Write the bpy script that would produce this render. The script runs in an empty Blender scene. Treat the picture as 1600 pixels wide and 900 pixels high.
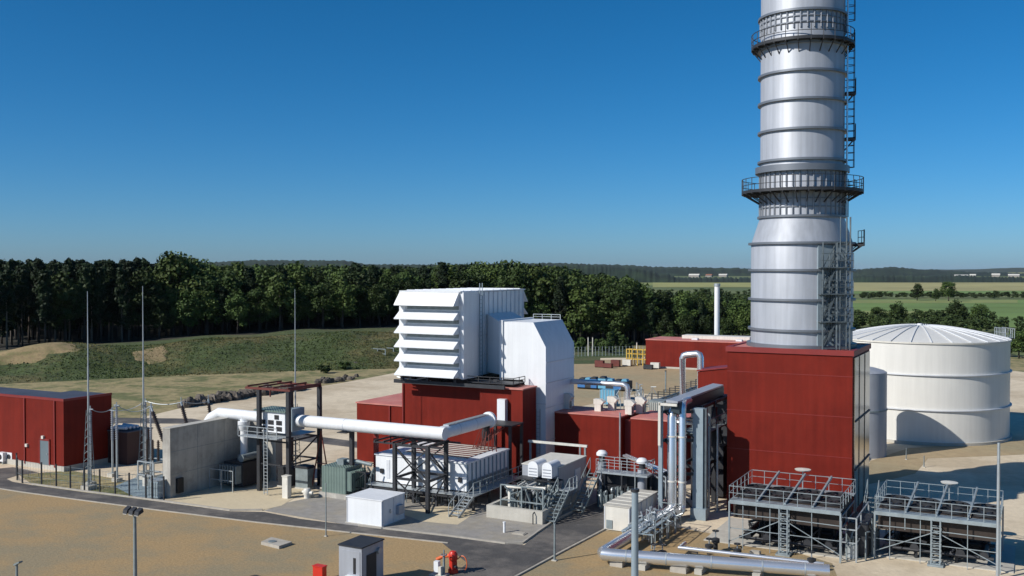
import bpy, math, random
from math import radians as R, sin, cos, pi
from mathutils import Vector, Matrix
random.seed(7)
sc = bpy.context.scene
col = sc.collection
# ------------------------------------------------------------------ camera, sky, sun, exposure
CAM_H, FPX, HOR = 20.0, 1550.0, 421.0
PITCH = math.atan((450-HOR)/FPX)
cam_d = bpy.data.cameras.new('camera'); cam = bpy.data.objects.new('camera', cam_d); col.objects.link(cam)
cam.location = (0, 0, CAM_H); cam.rotation_euler = (pi/2-PITCH, 0, 0)
cam_d.sensor_width = 36; cam_d.lens = FPX/1600*36; cam_d.clip_end = 30000; cam_d.clip_start = .5
sc.camera = cam
SU, SV = .82, 1.20                      # shadow run per metre of height, along the plant grid
GA = R(27.9)                           # plant grid is turned by this against the view
CA, SA = cos(GA), sin(GA)
sx, sy = SU*CA+SV*SA, -SU*SA+SV*CA
EL = math.atan(1/math.hypot(sx, sy))
w = bpy.data.worlds.new('World'); sc.world = w; w.use_nodes = True
nt = w.node_tree; bg = nt.nodes['Background']
sky = nt.nodes.new('ShaderNodeTexSky'); sky.sky_type = 'NISHITA'; sky.sun_disc = False
sky.sun_elevation = EL; sky.sun_rotation = math.atan2(-sx, -sy)
sky.air_density = .7; sky.dust_density = .55; sky.ozone_density = 10.0; sky.altitude = 0
hsv = nt.nodes.new('ShaderNodeHueSaturation'); hsv.inputs['Saturation'].default_value = 1.16; hsv.inputs['Hue'].default_value = .490; nt.links.new(sky.outputs[0], hsv.inputs['Color']); nt.links.new(hsv.outputs[0], bg.inputs[0]); bg.inputs[1].default_value = .10
sd = bpy.data.lights.new('sun', 'SUN'); sd.energy = 5.0; sd.angle = R(.5); sd.color = (1, .955, .88)
so = bpy.data.objects.new('sun', sd); col.objects.link(so)
so.rotation_euler = Vector((sx, sy, -1)).to_track_quat('-Z', 'Y').to_euler(); so.location = (-60, 40, 80)
sc.view_settings.view_transform = 'Standard'; sc.view_settings.look = 'None'
sc.view_settings.gamma = 1; sc.view_settings.use_curve_mapping = False
sc.view_settings.exposure = 0.0

# ------------------------------------------------------------------ coordinate helpers
def W(u, v, z=0): return Vector((u*CA+v*SA, -u*SA+v*CA, z))
def UV(X, Y): return (X*CA-Y*SA, X*SA+Y*CA)
cp, sp_ = cos(PITCH), sin(PITCH)
def ray(x, y):
    dx = (x-800)/FPX; dy = (450-y)/FPX
    return dx, cp+dy*sp_, -sp_+dy*cp
def GXY(x, y, z=0):
    X, Y, Z = ray(x, y); t = (z-CAM_H)/Z
    return X*t, Y*t
def P(x, y, z=0):
    X, Y = GXY(x, y, z); return UV(X, Y)
def zat(y, Y):
    X, YY, Z = ray(800, y); return CAM_H+Z*Y/YY
def zz(y, u, v): return zat(y, W(u, v).y)
def Pv(x, v):        # u of the plane point seen in column x
    t = (x-800)/FPX; return (t*v*CA-v*SA)/(CA+t*SA)
def Pu(x, u):
    t = (x-800)/FPX; return (u*CA+t*u*SA)/(t*CA-SA)

# ------------------------------------------------------------------ mesh builder (plant coordinates u, v, z)
class MB:
    def __init__(s): s.v = []; s.f = []
    def add(s, vs, fs):
        n = len(s.v); s.v += [tuple(q) for q in vs]; s.f += [tuple(i+n for i in f) for f in fs]; return s
    def box(s, u0, u1, v0, v1, z0, z1):
        u0, u1 = sorted((u0, u1)); v0, v1 = sorted((v0, v1)); z0, z1 = sorted((z0, z1))
        return s.add([(u0,v0,z0),(u1,v0,z0),(u1,v1,z0),(u0,v1,z0),(u0,v0,z1),(u1,v0,z1),(u1,v1,z1),(u0,v1,z1)],
              [(0,3,2,1),(4,5,6,7),(0,1,5,4),(1,2,6,5),(2,3,7,6),(3,0,4,7)])
    def bar(s, p, q, wd, h=None):
        h = h or wd; p = Vector(p); q = Vector(q); d = (q-p).normalized()
        a = d.cross(Vector((0,0,1)))
        if a.length < 1e-3: a = Vector((1,0,0))
        a.normalize(); b = a.cross(d).normalized(); a = a*wd/2; b = b*h/2
        vs = [p-a-b, p+a-b, p+a+b, p-a+b, q-a-b, q+a-b, q+a+b, q-a+b]
        return s.add(vs, [(0,3,2,1),(4,5,6,7),(0,1,5,4),(1,2,6,5),(2,3,7,6),(3,0,4,7)])
    def tube(s, pts, r, n=8):
        pts = [Vector(p) for p in pts]; rings = []
        for i, p in enumerate(pts):
            if i == 0: d = pts[1]-p
            elif i == len(pts)-1: d = p-pts[i-1]
            else: d = (pts[i+1]-p).normalized()+(p-pts[i-1]).normalized()
            d.normalize()
            a = d.cross(Vector((0,0,1)))
            if a.length < 1e-2: a = Vector((1,0,0)) if i == 0 else rings_a
            if i and a.dot(rings_a) < 0: a = -a
            a = (a-d*a.dot(d)).normalized(); rings_a = a; b = d.cross(a)
            k = 1.0
            if 0 < i < len(pts)-1:
                c = (pts[i+1]-p).normalized().dot((p-pts[i-1]).normalized()); k = 1/max(.5, math.sqrt(max(.01, (1+c)/2)))
            rr = r[i] if isinstance(r, (list, tuple)) else r
            rings.append([p+a*cos(2*pi*j/n)*rr+b*sin(2*pi*j/n)*rr for j in range(n)])
        vs = [q for g in rings for q in g]; fs = []
        for i in range(len(pts)-1):
            for j in range(n):
                fs.append((i*n+j, i*n+(j+1)%n, (i+1)*n+(j+1)%n, (i+1)*n+j))
        fs.append(tuple(range(n))[::-1]); fs.append(tuple((len(pts)-1)*n+j for j in range(n)))
        return s.add(vs, fs)
    def lathe(s, cu, cv, prof, n=32, a0=0, a1=2*pi):
        full = abs(a1-a0-2*pi) < 1e-6; m = n if full else n+1; vs = []
        for r, z in prof:
            for j in range(m):
                a = a0+(a1-a0)*j/n; vs.append((cu+r*cos(a), cv+r*sin(a), z))
        fs = []
        for i in range(len(prof)-1):
            for j in range(n): fs.append((i*m+j, i*m+(j+1)%m, (i+1)*m+(j+1)%m, (i+1)*m+j))
        if full:
            if prof[0][0] > 1e-4: fs.append(tuple(range(m))[::-1])
            if prof[-1][0] > 1e-4: fs.append(tuple((len(prof)-1)*m+j for j in range(m)))
        return s.add(vs, fs)
    def cyl(s, cu, cv, z0, z1, r, n=16, r1=None): return s.lathe(cu, cv, [(r, z0), (r if r1 is None else r1, z1)], n)
    def ring(s, cu, cv, z0, z1, ri, ro, n=40, a0=0, a1=2*pi):
        full = abs(a1-a0-2*pi) < 1e-6
        s.lathe(cu, cv, [(ri,z0),(ro,z0),(ro,z1),(ri,z1),(ri,z0)] if not full else [(ri,z0),(ro,z0),(ro,z1),(ri,z1)], n, a0, a1)
        if full:   # replace end caps by the inner wall
            s.f.pop(); s.f.pop(); m = n; b = len(s.v)-4*m
            for j in range(n): s.f.append((b+3*m+j, b+3*m+(j+1)%m, b+(j+1)%m, b+j))
        return s
    def prism(s, poly, axis, a, b):
        n = len(poly)
        def mk(p, t):
            return {'v': (p[0], t, p[1]), 'u': (t, p[0], p[1]), 'z': (p[0], p[1], t)}[axis]
        vs = [mk(p, a) for p in poly]+[mk(p, b) for p in poly]
        fs = [tuple(range(n))[::-1], tuple(range(n, 2*n))]+[(i, (i+1)%n, n+(i+1)%n, n+i) for i in range(n)]
        return s.add(vs, fs)
    def rail(s, pts, z, h=1.1, gap=1.8, r=.05):
        for i in range(len(pts)-1):
            p, q = Vector((*pts[i], z)), Vector((*pts[i+1], z)); L = (q-p).length; n = max(1, round(L/gap))
            for k in range(n+1):
                c = p.lerp(q, k/n); s.bar(c, c+Vector((0,0,h)), r)
            s.bar(p+Vector((0,0,h)), q+Vector((0,0,h)), r*1.1); s.bar(p+Vector((0,0,h*.52)), q+Vector((0,0,h*.52)), r*.8)
        return s
    def stairs(s, p, q, wd, n=9):      # from bottom p to top q
        p = Vector(p); q = Vector(q); d = q-p; side = Vector((-d.y, d.x, 0)).normalized()*wd/2
        for e in (-1, 1):
            s.bar(p+side*e, q+side*e, .06, .22)
            s.bar(p+side*e+Vector((0,0,1)), q+side*e+Vector((0,0,1)), .05)
            for k in (0, .33, .66, 1):
                c = p.lerp(q, k)+side*e; s.bar(c, c+Vector((0,0,1)), .045)
        for i in range(1, n):
            c = p.lerp(q, i/n); f = Vector((d.x, d.y, 0)).normalized()*.13
            s.add([c-side-f, c+side-f, c+side+f, c-side+f, c-side-f-Vector((0,0,.04)), c+side-f-Vector((0,0,.04)), c+side+f-Vector((0,0,.04)), c-side+f-Vector((0,0,.04))],
                  [(0,1,2,3),(7,6,5,4),(0,4,5,1),(1,5,6,2),(2,6,7,3),(3,7,4,0)])
        return s
ORG = {}
def mesh_obj(name, mb, mat, parent=None, origin=None, smooth=40):
    o = origin if origin is not None else ORG.get(parent.name, (0,0,0)) if parent else (0,0,0)
    me = bpy.data.meshes.new(name)
    me.from_pydata([(a-o[0], b-o[1], c-o[2]) for a, b, c in mb.v], [], mb.f)
    me.validate(); me.shade_smooth(); me.set_sharp_from_angle(angle=R(smooth)); me.materials.append(mat)
    ob = bpy.data.objects.new(name, me); col.objects.link(ob)
    if parent: ob.parent = parent
    else:
        ob.location = W(*o); ob.rotation_euler = (0, 0, -GA)
    ORG[ob.name] = o
    return ob
def tag(o, label=None, cat=None, group=None, kind=None):
    if label: o['label'] = label
    if cat: o['category'] = cat
    if group: o['group'] = group
    if kind: o['kind'] = kind
    return o
def thing(name, label, cat, o=(0,0,0), group=None):
    if len(o) == 2: o = (*o, 0)
    e = bpy.data.objects.new(name, None); col.objects.link(e); e.location = W(*o); e.rotation_euler = (0,0,-GA); e.empty_display_size = .5
    ORG[e.name] = o; return tag(e, label, cat, group)
def solo(name, label, cat, mb, mat, o=(0,0,0), group=None):
    if len(o) == 2: o = (*o, 0)
    return tag(mesh_obj(name, mb, mat, origin=o), label, cat, group)
def part(name, mb, mat, parent, label=None): return tag(mesh_obj(name, mb, mat, parent), label)
def copy_tree(o, parent=None):
    c = o.copy(); col.objects.link(c)
    if parent: c.parent = parent
    for ch in o.children: copy_tree(ch, c)
    return c
def place(o, u, v, z=0, rz=0, label=None, scale=None):
    o.location = W(u, v, z); o.rotation_euler = (0,0,-GA+rz)
    if label: o['label'] = label
    if scale: o.scale = scale
    return o

# ------------------------------------------------------------------ materials
def mat(name, c, rough=.6, metal=0, var=.12, scale=.6, bump=0, bscale=8, stripes=None, streak=0, c2=None, c2s=.1, c2lo=.45, c2hi=.6, spec=None, rnd=0, detail=6):
    m = bpy.data.materials.new(name); m.use_nodes = True; t = m.node_tree; b = t.nodes['Principled BSDF']; L = t.links.new
    b.inputs['Roughness'].default_value = rough; b.inputs['Metallic'].default_value = metal
    if spec is not None: b.inputs['Specular IOR Level'].default_value = spec
    tc = t.nodes.new('ShaderNodeTexCoord'); geo = t.nodes.new('ShaderNodeNewGeometry')
    pos = tc.outputs['Object']
    n = t.nodes.new('ShaderNodeTexNoise'); n.inputs['Scale'].default_value = scale; n.inputs['Detail'].default_value = detail; n.inputs['Roughness'].default_value = .65
    L(pos, n.inputs['Vector'])
    base = t.nodes.new('ShaderNodeRGB'); base.outputs[0].default_value = (*c, 1); cur = base.outputs[0]
    if c2:
        n2 = t.nodes.new('ShaderNodeTexNoise'); n2.inputs['Scale'].default_value = c2s; n2.inputs['Detail'].default_value = 8; n2.inputs['Roughness'].default_value = .7
        L(pos, n2.inputs['Vector']); r2 = t.nodes.new('ShaderNodeValToRGB'); r2.color_ramp.elements[0].position = c2lo; r2.color_ramp.elements[1].position = c2hi
        L(n2.outputs[0], r2.inputs[0]); mx = t.nodes.new('ShaderNodeMix'); mx.data_type = 'RGBA'
        L(r2.outputs[0], mx.inputs[0]); L(cur, mx.inputs[6]); mx.inputs[7].default_value = (*c2, 1); cur = mx.outputs[2]
    mr = t.nodes.new('ShaderNodeMapRange'); mr.inputs[1].default_value = .3; mr.inputs[2].default_value = .7
    mr.inputs[3].default_value = 1-var; mr.inputs[4].default_value = 1+var; L(n.outputs[0], mr.inputs[0]); fac = mr.outputs[0]
    if streak:
        mp = t.nodes.new('ShaderNodeMapping'); mp.inputs['Scale'].default_value = (2.2, 2.2, .12); L(pos, mp.inputs[0])
        n3 = t.nodes.new('ShaderNodeTexNoise'); n3.inputs['Scale'].default_value = 1.2; n3.inputs['Detail'].default_value = 5; L(mp.outputs[0], n3.inputs['Vector'])
        m3 = t.nodes.new('ShaderNodeMapRange'); m3.inputs[1].default_value = .35; m3.inputs[2].default_value = .65; m3.inputs[3].default_value = 1-streak; m3.inputs[4].default_value = 1+streak*.4
        L(n3.outputs[0], m3.inputs[0]); mm = t.nodes.new('ShaderNodeMath'); mm.operation = 'MULTIPLY'; L(fac, mm.inputs[0]); L(m3.outputs[0], mm.inputs[1]); fac = mm.outputs[0]
    if rnd:
        oi = t.nodes.new('ShaderNodeObjectInfo'); m4 = t.nodes.new('ShaderNodeMapRange'); m4.inputs[3].default_value = 1-rnd; m4.inputs[4].default_value = 1+rnd
        L(oi.outputs['Random'], m4.inputs[0]); mm = t.nodes.new('ShaderNodeMath'); mm.operation = 'MULTIPLY'; L(fac, mm.inputs[0]); L(m4.outputs[0], mm.inputs[1]); fac = mm.outputs[0]
    sc_ = t.nodes.new('ShaderNodeVectorMath'); sc_.operation = 'SCALE'; L(cur, sc_.inputs[0]); L(fac, sc_.inputs[3])
    L(sc_.outputs[0], b.inputs['Base Color'])
    hgt = None
    if bump:
        nb = t.nodes.new('ShaderNodeTexNoise'); nb.inputs['Scale'].default_value = bscale; nb.inputs['Detail'].default_value = 5; L(pos, nb.inputs['Vector']); hgt = nb.outputs[0]; bs = bump
    if stripes:        # (axis index, spacing, strength) ribbed sheet
        ax, spc, bs = stripes; sp = t.nodes.new('ShaderNodeSeparateXYZ'); L(pos, sp.inputs[0])
        if ax == 3:
            ad = t.nodes.new('ShaderNodeMath'); ad.operation = 'ADD'; L(sp.outputs[0], ad.inputs[0]); L(sp.outputs[1], ad.inputs[1]); src = ad.outputs[0]
        else: src = sp.outputs[ax]
        mu = t.nodes.new('ShaderNodeMath'); mu.operation = 'MULTIPLY'; mu.inputs[1].default_value = 2*pi/spc; L(src, mu.inputs[0])
        si = t.nodes.new('ShaderNodeMath'); si.operation = 'SINE'; L(mu.outputs[0], si.inputs[0]); hgt = si.outputs[0]
    if hgt is not None:
        bp = t.nodes.new('ShaderNodeBump'); bp.inputs['Strength'].default_value = bs; bp.inputs['Distance'].default_value = .04 if stripes else .1
        L(hgt, bp.inputs['Height']); L(bp.outputs[0], b.inputs['Normal'])
    return m
M = {}
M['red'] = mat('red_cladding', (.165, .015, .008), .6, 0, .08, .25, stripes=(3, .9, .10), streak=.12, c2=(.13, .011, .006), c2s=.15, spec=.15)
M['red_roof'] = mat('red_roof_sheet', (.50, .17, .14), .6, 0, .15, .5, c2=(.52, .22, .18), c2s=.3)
M['red_trim'] = mat('red_trim', (.20, .018, .015), .5)
M['dark_roof'] = mat('dark_roofing', (.06, .065, .085), .55, 0, .2, .4)
M['white'] = mat('white_panel', (.72, .74, .76), .42, 0, .05, .3, streak=.05)
M['white_seam'] = mat('white_seam', (.60, .62, .65), .5)
M['white_tank'] = mat('white_tank_paint', (.66, .65, .61), .38, 0, .04, .12, streak=.05)
M['cream'] = mat('cream_panel', (.62, .60, .54), .5, 0, .08, .6, streak=.08)
M['grey_panel'] = mat('grey_panel', (.34, .36, .40), .42, 0.1, .08, .5, streak=.08)
M['blue_grey'] = mat('blue_grey_steel', (.24, .30, .34), .5, .1, .1, .8)
M['dark_steel'] = mat('dark_steel', (.03, .032, .037), .55, .2, .3, 1)
M['rust_steel'] = mat('red_brown_steel', (.13, .03, .022), .6, .1, .2, 1)
M['galv'] = mat('galvanised_steel', (.42, .46, .48), .45, .55, .15, 1.5)
M['galv_dull'] = mat('dull_galvanised_steel', (.22, .26, .27), .6, .3, .25, 1.5)
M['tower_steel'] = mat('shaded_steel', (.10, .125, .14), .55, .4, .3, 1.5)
M['platform_steel'] = mat('platform_steel', (.30, .35, .37), .5, .4, .2, 1.5)
M['silver'] = mat('aluminium_cladding', (.74, .75, .76), .27, .80, .05, .5)
M['stack'] = mat('stack_aluminium', (.38, .40, .44), .5, .22, .06, .25, streak=.12)
M['stack_band'] = mat('stack_band', (.19, .205, .23), .45, .5, .1, .5)
M['concrete'] = mat('concrete', (.44, .42, .375), .85, 0, .10, .5, bump=.2, bscale=4, c2=(.31, .295, .265), c2s=.35, streak=.12)
M['concrete_lt'] = mat('pale_concrete', (.44, .42, .37), .85, 0, .10, .6, bump=.2, bscale=5, streak=.06)
M['sand'] = mat('sand', (.63, .53, .385), .95, 0, .12, .9, bump=.35, bscale=3, c2=(.47, .38, .26), c2s=.06, detail=10)
M['sand_pale'] = mat('pale_sand', (.56, .47, .32), .95, 0, .08, .4, bump=.3, bscale=3, detail=10)
M['gravel'] = mat('gravel', (.345, .235, .112), .95, 0, .24, 5.5, bump=.25, bscale=9, c2=(.265, .212, .125), c2s=.14, detail=14)
M['gravel_back'] = mat('brown_gravel', (.36, .27, .155), .95, 0, .16, .8, bump=.5, bscale=2, c2=(.30, .25, .15), c2s=.05, detail=10)
M['asphalt'] = mat('asphalt', (.07, .066, .064), .85, 0, .22, 1.1, bump=.3, bscale=9, c2=(.145, .13, .115), c2s=.22, detail=10)
M['pad'] = mat('pad_paving', (.27, .255, .235), .85, 0, .16, 1.2, bump=.2, bscale=5, c2=(.30, .27, .22), c2s=.22, detail=10)
M['kerb'] = mat('kerb_stone', (.38, .35, .30), .85, 0, .15, 2)
M['drygrass'] = mat('dry_grass', (.29, .235, .115), .95, 0, .35, .9, bump=.8, bscale=2.2, c2=(.12, .13, .045), c2s=.16, c2lo=.46, c2hi=.58, detail=14)
M['bluegravel'] = mat('bluish_gravel', (.20, .26, .29), .9, 0, .15, 2, bump=.4)
M['insul'] = mat('dark_insulator', (.045, .03, .025), .35)
M['black'] = mat('black_rubber', (.012, .012, .014), .6)
M['green_tr'] = mat('grey_green_paint', (.13, .18, .16), .5, 0, .12, 1.2, stripes=(3, .3, .5))
M['door_grey'] = mat('door_grey', (.13, .17, .19), .5)
M['yellow'] = mat('yellow_paint', (.55, .36, .05), .5)
M['blue'] = mat('blue_paint', (.03, .14, .36), .5)
M['ltblue'] = mat('light_blue_paint', (.12, .34, .50), .5)
M['bright_red'] = mat('bright_red_paint', (.55, .03, .015), .4)
M['pinkpipe'] = mat('pinkish_pipe', (.45, .30, .29), .5, .2)
M['orange'] = mat('orange_paint', (.6, .12, .03), .5)
M['glass'] = mat('dark_glass', (.02, .025, .03), .1)
M['bark'] = mat('bark', (.05, .04, .032), .9, 0, .3, 2, rnd=.35)
M['bark_pale'] = mat('pale_bark', (.12, .10, .08), .9, 0, .3, 2, rnd=.4)
def leaf(name, c, c2, rnd=.3):
    m = mat(name, c, .65, 0, .3, .25, c2=c2, c2s=.22, rnd=rnd, spec=.2, detail=3)
    return m
M['leaf_pine'] = leaf('pine_foliage', (.012, .024, .009), (.020, .036, .012))
M['leaf_mid'] = leaf('broadleaf_foliage', (.032, .056, .014), (.052, .080, .018), .5)
M['leaf_lt'] = leaf('pale_foliage', (.052, .080, .018), (.075, .105, .026), .3)
M['leaf_far'] = leaf('far_foliage', (.030, .050, .015), (.048, .070, .020), .2)

# ------------------------------------------------------------------ ground and terrain
def sheet(name, pts, z, m, kind='structure', px=True):
    """flat sheet; pts are corners in the plan"""
    uv = [P(*p) for p in pts] if px else pts
    mb = MB(); mb.add([(a, b, z) for a, b in uv], [tuple(range(len(uv)))])
    o = mesh_obj(name, mb, m, origin=(0,0,0)); 
    n = o.data.polygons[0].normal
    if n.z < 0: o.data.flip_normals()
    return tag(o, kind=kind)
def world_mesh(name, vs, fs, m, smooth=180):
    me = bpy.data.meshes.new(name); me.from_pydata(vs, [], fs); me.validate(); me.shade_smooth()
    if smooth < 180: me.set_sharp_from_angle(angle=R(smooth))
    me.materials.append(m); o = bpy.data.objects.new(name, me); col.objects.link(o); return o
M['fields'] = mat('field_green', (.085, .115, .035), .95, 0, .2, .01, c2=(.15, .165, .055), c2s=.003, detail=8)
g = world_mesh('ground', [(-14000,-300,-.06),(14000,-300,-.06),(14000,16000,-.06),(-14000,16000,-.06)], [(0,1,2,3)], M['fields']); tag(g, kind='structure')
# dry grass plain round the yard, sand yard, gravel, pads, roads: each sheet a little above the one below
sheet('dry_grass_field', [UV(x, y) for x, y in ((-260,30),(-260,215),(-60,262),(30,262),(110,260),(140,150),(120,10),(-60,5))], -.03, M['drygrass'], px=False)
yard = [P(-420,700),P(0,690),P(100,680),P(180,662),P(285,637),P(450,611),P(530,599),P(620,582),P(760,570),P(900,560),P(1120,556),P(1400,562),P(1800,600),P(2000,700),UV(60,40),UV(20,20),UV(-60,20)]
sheet('sand_yard', yard, -.012, M['sand'], px=False)
sheet('back_gravel', [(885,640),(890,562),(1000,562),(1135,566),(1330,572),(1330,640),(1150,632),(1000,614)], -.004, M['gravel_back'])
sheet('back_lane', [(150,652),(300,654),(420,672),(560,690),(560,700),(420,683),(300,662),(140,661)], -.004, M['asphalt'])
sheet('foreground_gravel', [UV(-95,40),UV(-70,95),P(-60,755),P(0,759),P(32,764),P(120,776),P(250,792),P(400,811),P(560,829),P(760,852),P(725,905),UV(-2,30)], .000, M['gravel'], px=False)
sheet('right_gravel', [(802,905),(880,862),(945,830),(1010,815),(1200,850),(1300,880),(1330,960),(1000,1100),(700,1100)], .000, M['gravel'])
sheet('tank_gravel', [(1340,760),(1360,720),(1420,700),(1600,688),(1700,690),(1700,705),(1560,712),(1450,716),(1430,740),(1380,752)], -.002, M['gravel_back'])
sheet('grassy_strip', [(30,742),(110,735),(200,752),(235,785),(150,778),(60,764)], .000, M['drygrass'])
sheet('blue_gravel_pad', [(178,760),(215,745),(256,742),(256,782),(210,776)], .006, M['bluegravel'])
sheet('paved_pad', [(413,798),(450,785),(520,770),(545,745),(860,760),(960,770),(900,800),(866,816),(818,850),(790,858),(690,845)], .004, M['pad'])
sheet('sand_pad', [(262,783),(330,768),(440,762),(500,757),(470,772),(440,790),(410,797),(360,797),(300,791)], .008, M['sand_pale'])
sheet('pad_sand_patch', [(620,800),(700,790),(745,800),(715,820),(660,815)], .010, M['sand_pale'])
road_lo = [(-300,742),(-120,752),(0,763),(32,768),(120,780),(250,797),(400,815.5),(560,833),(700,848),(760,856)]
road_up = [(820,852),(700,838),(560,822),(470,811),(413,800),(360,799),(250,784),(130,769),(50,758),(20,753),(10,748),(30,742),(60,738),(20,730),(-60,738),(-300,727)]
sheet('service_road', road_lo+road_up, .010, M['asphalt'])
sheet('branch_road', [(690,848),(760,850),(819,852),(845,832),(867,817),(905,797),(950,779),(975,768),(1030,766),(1010,785),(975,806),(940,827),(880,858),(802,900),(640,1010),(560,1010),(700,905),(730,880)], .014, M['asphalt'])
def strip(name, pts, wd, z0, z1, m):
    mb = MB(); q = [P(*p) for p in pts]
    for i in range(len(q)-1): mb.bar((*q[i], (z0+z1)/2), (*q[i+1], (z0+z1)/2+.001*(i % 2)), wd, z1-z0)
    return tag(mesh_obj(name, mb, m, origin=(0,0,0)), kind='structure')
strip('road_kerb', [(50,757),(130,768),(250,783),(360,798),(410,797.5)], .18, -.05, .12, M['kerb'])
strip('road_kerb', [(-60,757.5),(0,764),(32,769),(120,781),(250,798),(400,816.5),(560,834),(700,849)], .12, -.05, .07, M['kerb'])
strip('road_kerb', [(560,822),(700,838),(790,850),(817,849),(843,830),(865,815),(903,795)], .16, -.05, .12, M['kerb'])
strip('road_kerb', [(1010,788),(977,808),(943,829),(882,861),(804,903)], .16, -.05, .10, M['kerb'])

# berm and forest plateau on the left, as one height field
def crest(X):      # height of the plateau
    t = min(1, max(0, (X+115)/80)); return 3.0+2.7*t*t*(3-2*t)
def foot(X): return 172+(X+90)*.56-.0022*(X+90)**2 if X < 20 else 222
def terr(X, Y):
    d = Y-foot(X)
    if d < 0: return -.3
    fade = 1 if X < -14 else max(0, 1-(X+14)/22)
    s_ = min(1, d/26); s_ = s_*s_*(3-2*s_)
    bump = .35*sin(X*.21+Y*.13)+.25*sin(X*.5-Y*.31)
    h = crest(X)*s_*fade+bump*min(1, d/8)*(1 if s_ < 1 else .5)*fade
    lump = 2.4*math.exp(-((X+90)/11)**2-((Y-190)/9)**2)
    return h+lump-.1*(1-min(1, d/3))
M['berm'] = mat('berm_grass', (.050, .072, .020), .95, 0, .6, .9, bump=1, bscale=2.5, c2=(.12, .10, .04), c2s=.06, c2lo=.5, c2hi=.66, detail=14)
vs, fs = [], []; nx, ny = 170, 90
for j in range(ny):
    for i in range(nx):
        X = -210+i*1.42; yy = foot(X)+(-1+j*.75 if j < 50 else 36.5+(j-50)*9); vs.append((X, yy, terr(X, yy)))
for j in range(ny-1):
    for i in range(nx-1): a = j*nx+i; fs.append((a, a+1, a+nx+1, a+nx))
def forest_front(x):
    pr = [(-200,205),(0,213),(150,222),(300,232),(450,240),(600,248),(750,256),(900,262),(1000,262),(1100,264),(1170,268),(1330,275)]
    if x < -200: return 205
    for (a, ya), (b, yb) in zip(pr, pr[1:]):
        if a <= x <= b: return ya+(yb-ya)*(x-a)/(b-a)
    return 270
bh = world_mesh('berm_hill', vs, fs, M['berm']); tag(bh, kind='structure')
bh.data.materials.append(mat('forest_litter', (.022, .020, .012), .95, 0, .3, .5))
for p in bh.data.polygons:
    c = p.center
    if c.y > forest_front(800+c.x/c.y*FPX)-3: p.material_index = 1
sheet('forest_floor', [UV(x, y) for x, y in ((8,263),(40,262),(58,270),(66,330),(60,400),(-10,400))], .02, bh.data.materials[1], px=False)
M['bare'] = mat('bare_sandy_soil', (.30, .22, .11), .95, 0, .3, 1.2, bump=1, bscale=2.5, c2=(.14, .13, .05), c2s=.3)
def drape(name, cx, cy, rx, ry, m, dz=.1):
    vs = [(cx, cy, terr(cx, cy)+dz)]; n = 26; fs = []
    for k in range(1, 7):
        for j in range(n):
            a = 2*pi*j/n; w_ = 1+.18*sin(3*a+cx)+.12*sin(7*a+cy)
            X = cx+rx*k/6*cos(a)*w_; Y = cy+ry*k/6*sin(a)*w_; vs.append((X, Y, terr(X, Y)+dz*(1 if k < 6 else -.5)))
    for j in range(n): fs.append((0, 1+j, 1+(j+1)%n))
    for k in range(5):
        for j in range(n): a = 1+k*n; fs.append((a+j, a+n+j, a+n+(j+1)%n, a+(j+1)%n))
    return tag(world_mesh(name, vs, fs, m), kind='structure')
drape('bare_soil', -94, 190, 10, 7, M['bare']); drape('bare_soil', -72, 198, 3.2, 5, M['bare'])
# grass and weeds tufts on the berm face (uncountable)
vs, fs = [], []
for k in range(34000):
    X = random.uniform(-135, 8); Y = foot(X)+random.uniform(.5, 30)
    if math.hypot((X+94)/10, (Y-190)/7) < .9: continue
    if sin(X*.17+1)+sin(Y*.23+X*.05)+random.uniform(-1, 3.5) < .2: continue
    z = terr(X, Y); h = random.uniform(.06, .22); r = random.uniform(.06, .18)
    for q in range(2):
        a = random.uniform(0, pi); n = len(vs); dx, dy = cos(a)*r, sin(a)*r
        vs += [(X-dx, Y-dy, z-.1), (X+dx, Y+dy, z-.1), (X+dx*.7+.1, Y+dy*.7, z+h*.9), (X-dx*.5, Y-dy*.5+.1, z+h)]; fs.append((n, n+1, n+2, n+3))
M['weeds'] = mat('weed_green', (.066, .094, .024), .8, 0, .45, .12, c2=(.13, .115, .045), c2s=.06, spec=.2)
tag(world_mesh('berm_weeds', vs, fs, M['weeds']), 'green weeds and dry grass tufts covering the berm slope', 'weeds', kind='stuff')

# far fields as strips on the plain (right), beyond the near woods
FC = {'a': (.30, .30, .10), 'b': (.14, .22, .05), 'c': (.21, .24, .07), 'd': (.13, .20, .045), 'e': (.34, .31, .13)}
for k in FC: M['f'+k] = mat('crop_'+k, FC[k], .95, 0, .14, .02, c2=tuple(x*.8 for x in FC[k]), c2s=.006, detail=8)
def field(x0, x1, y0, y1, k, z=0.0, sk=0):
    return sheet('crop_field', [(x0, y0), (x1, y0+sk), (x1, y1+sk), (x0, y1)], z, M['f'+k])
field(1000, 1800, 446, 434, 'c', .05); field(1020, 1250, 449, 438, 'a', .12); field(1330, 1800, 455, 441, 'e', .14, -1)
field(1300, 1800, 459, 454, 'b', .08); field(1300, 1800, 500, 470, 'd', .04); field(1320, 1800, 480, 468, 'b', .10, 1); field(1330, 1590, 474, 469, 'c', .16)
field(1500, 1800, 512, 489, 'b', .12); field(1280, 1480, 500, 486, 'c', .09); field(1560, 1800, 428.5, 426, 'a', .3)

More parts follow.
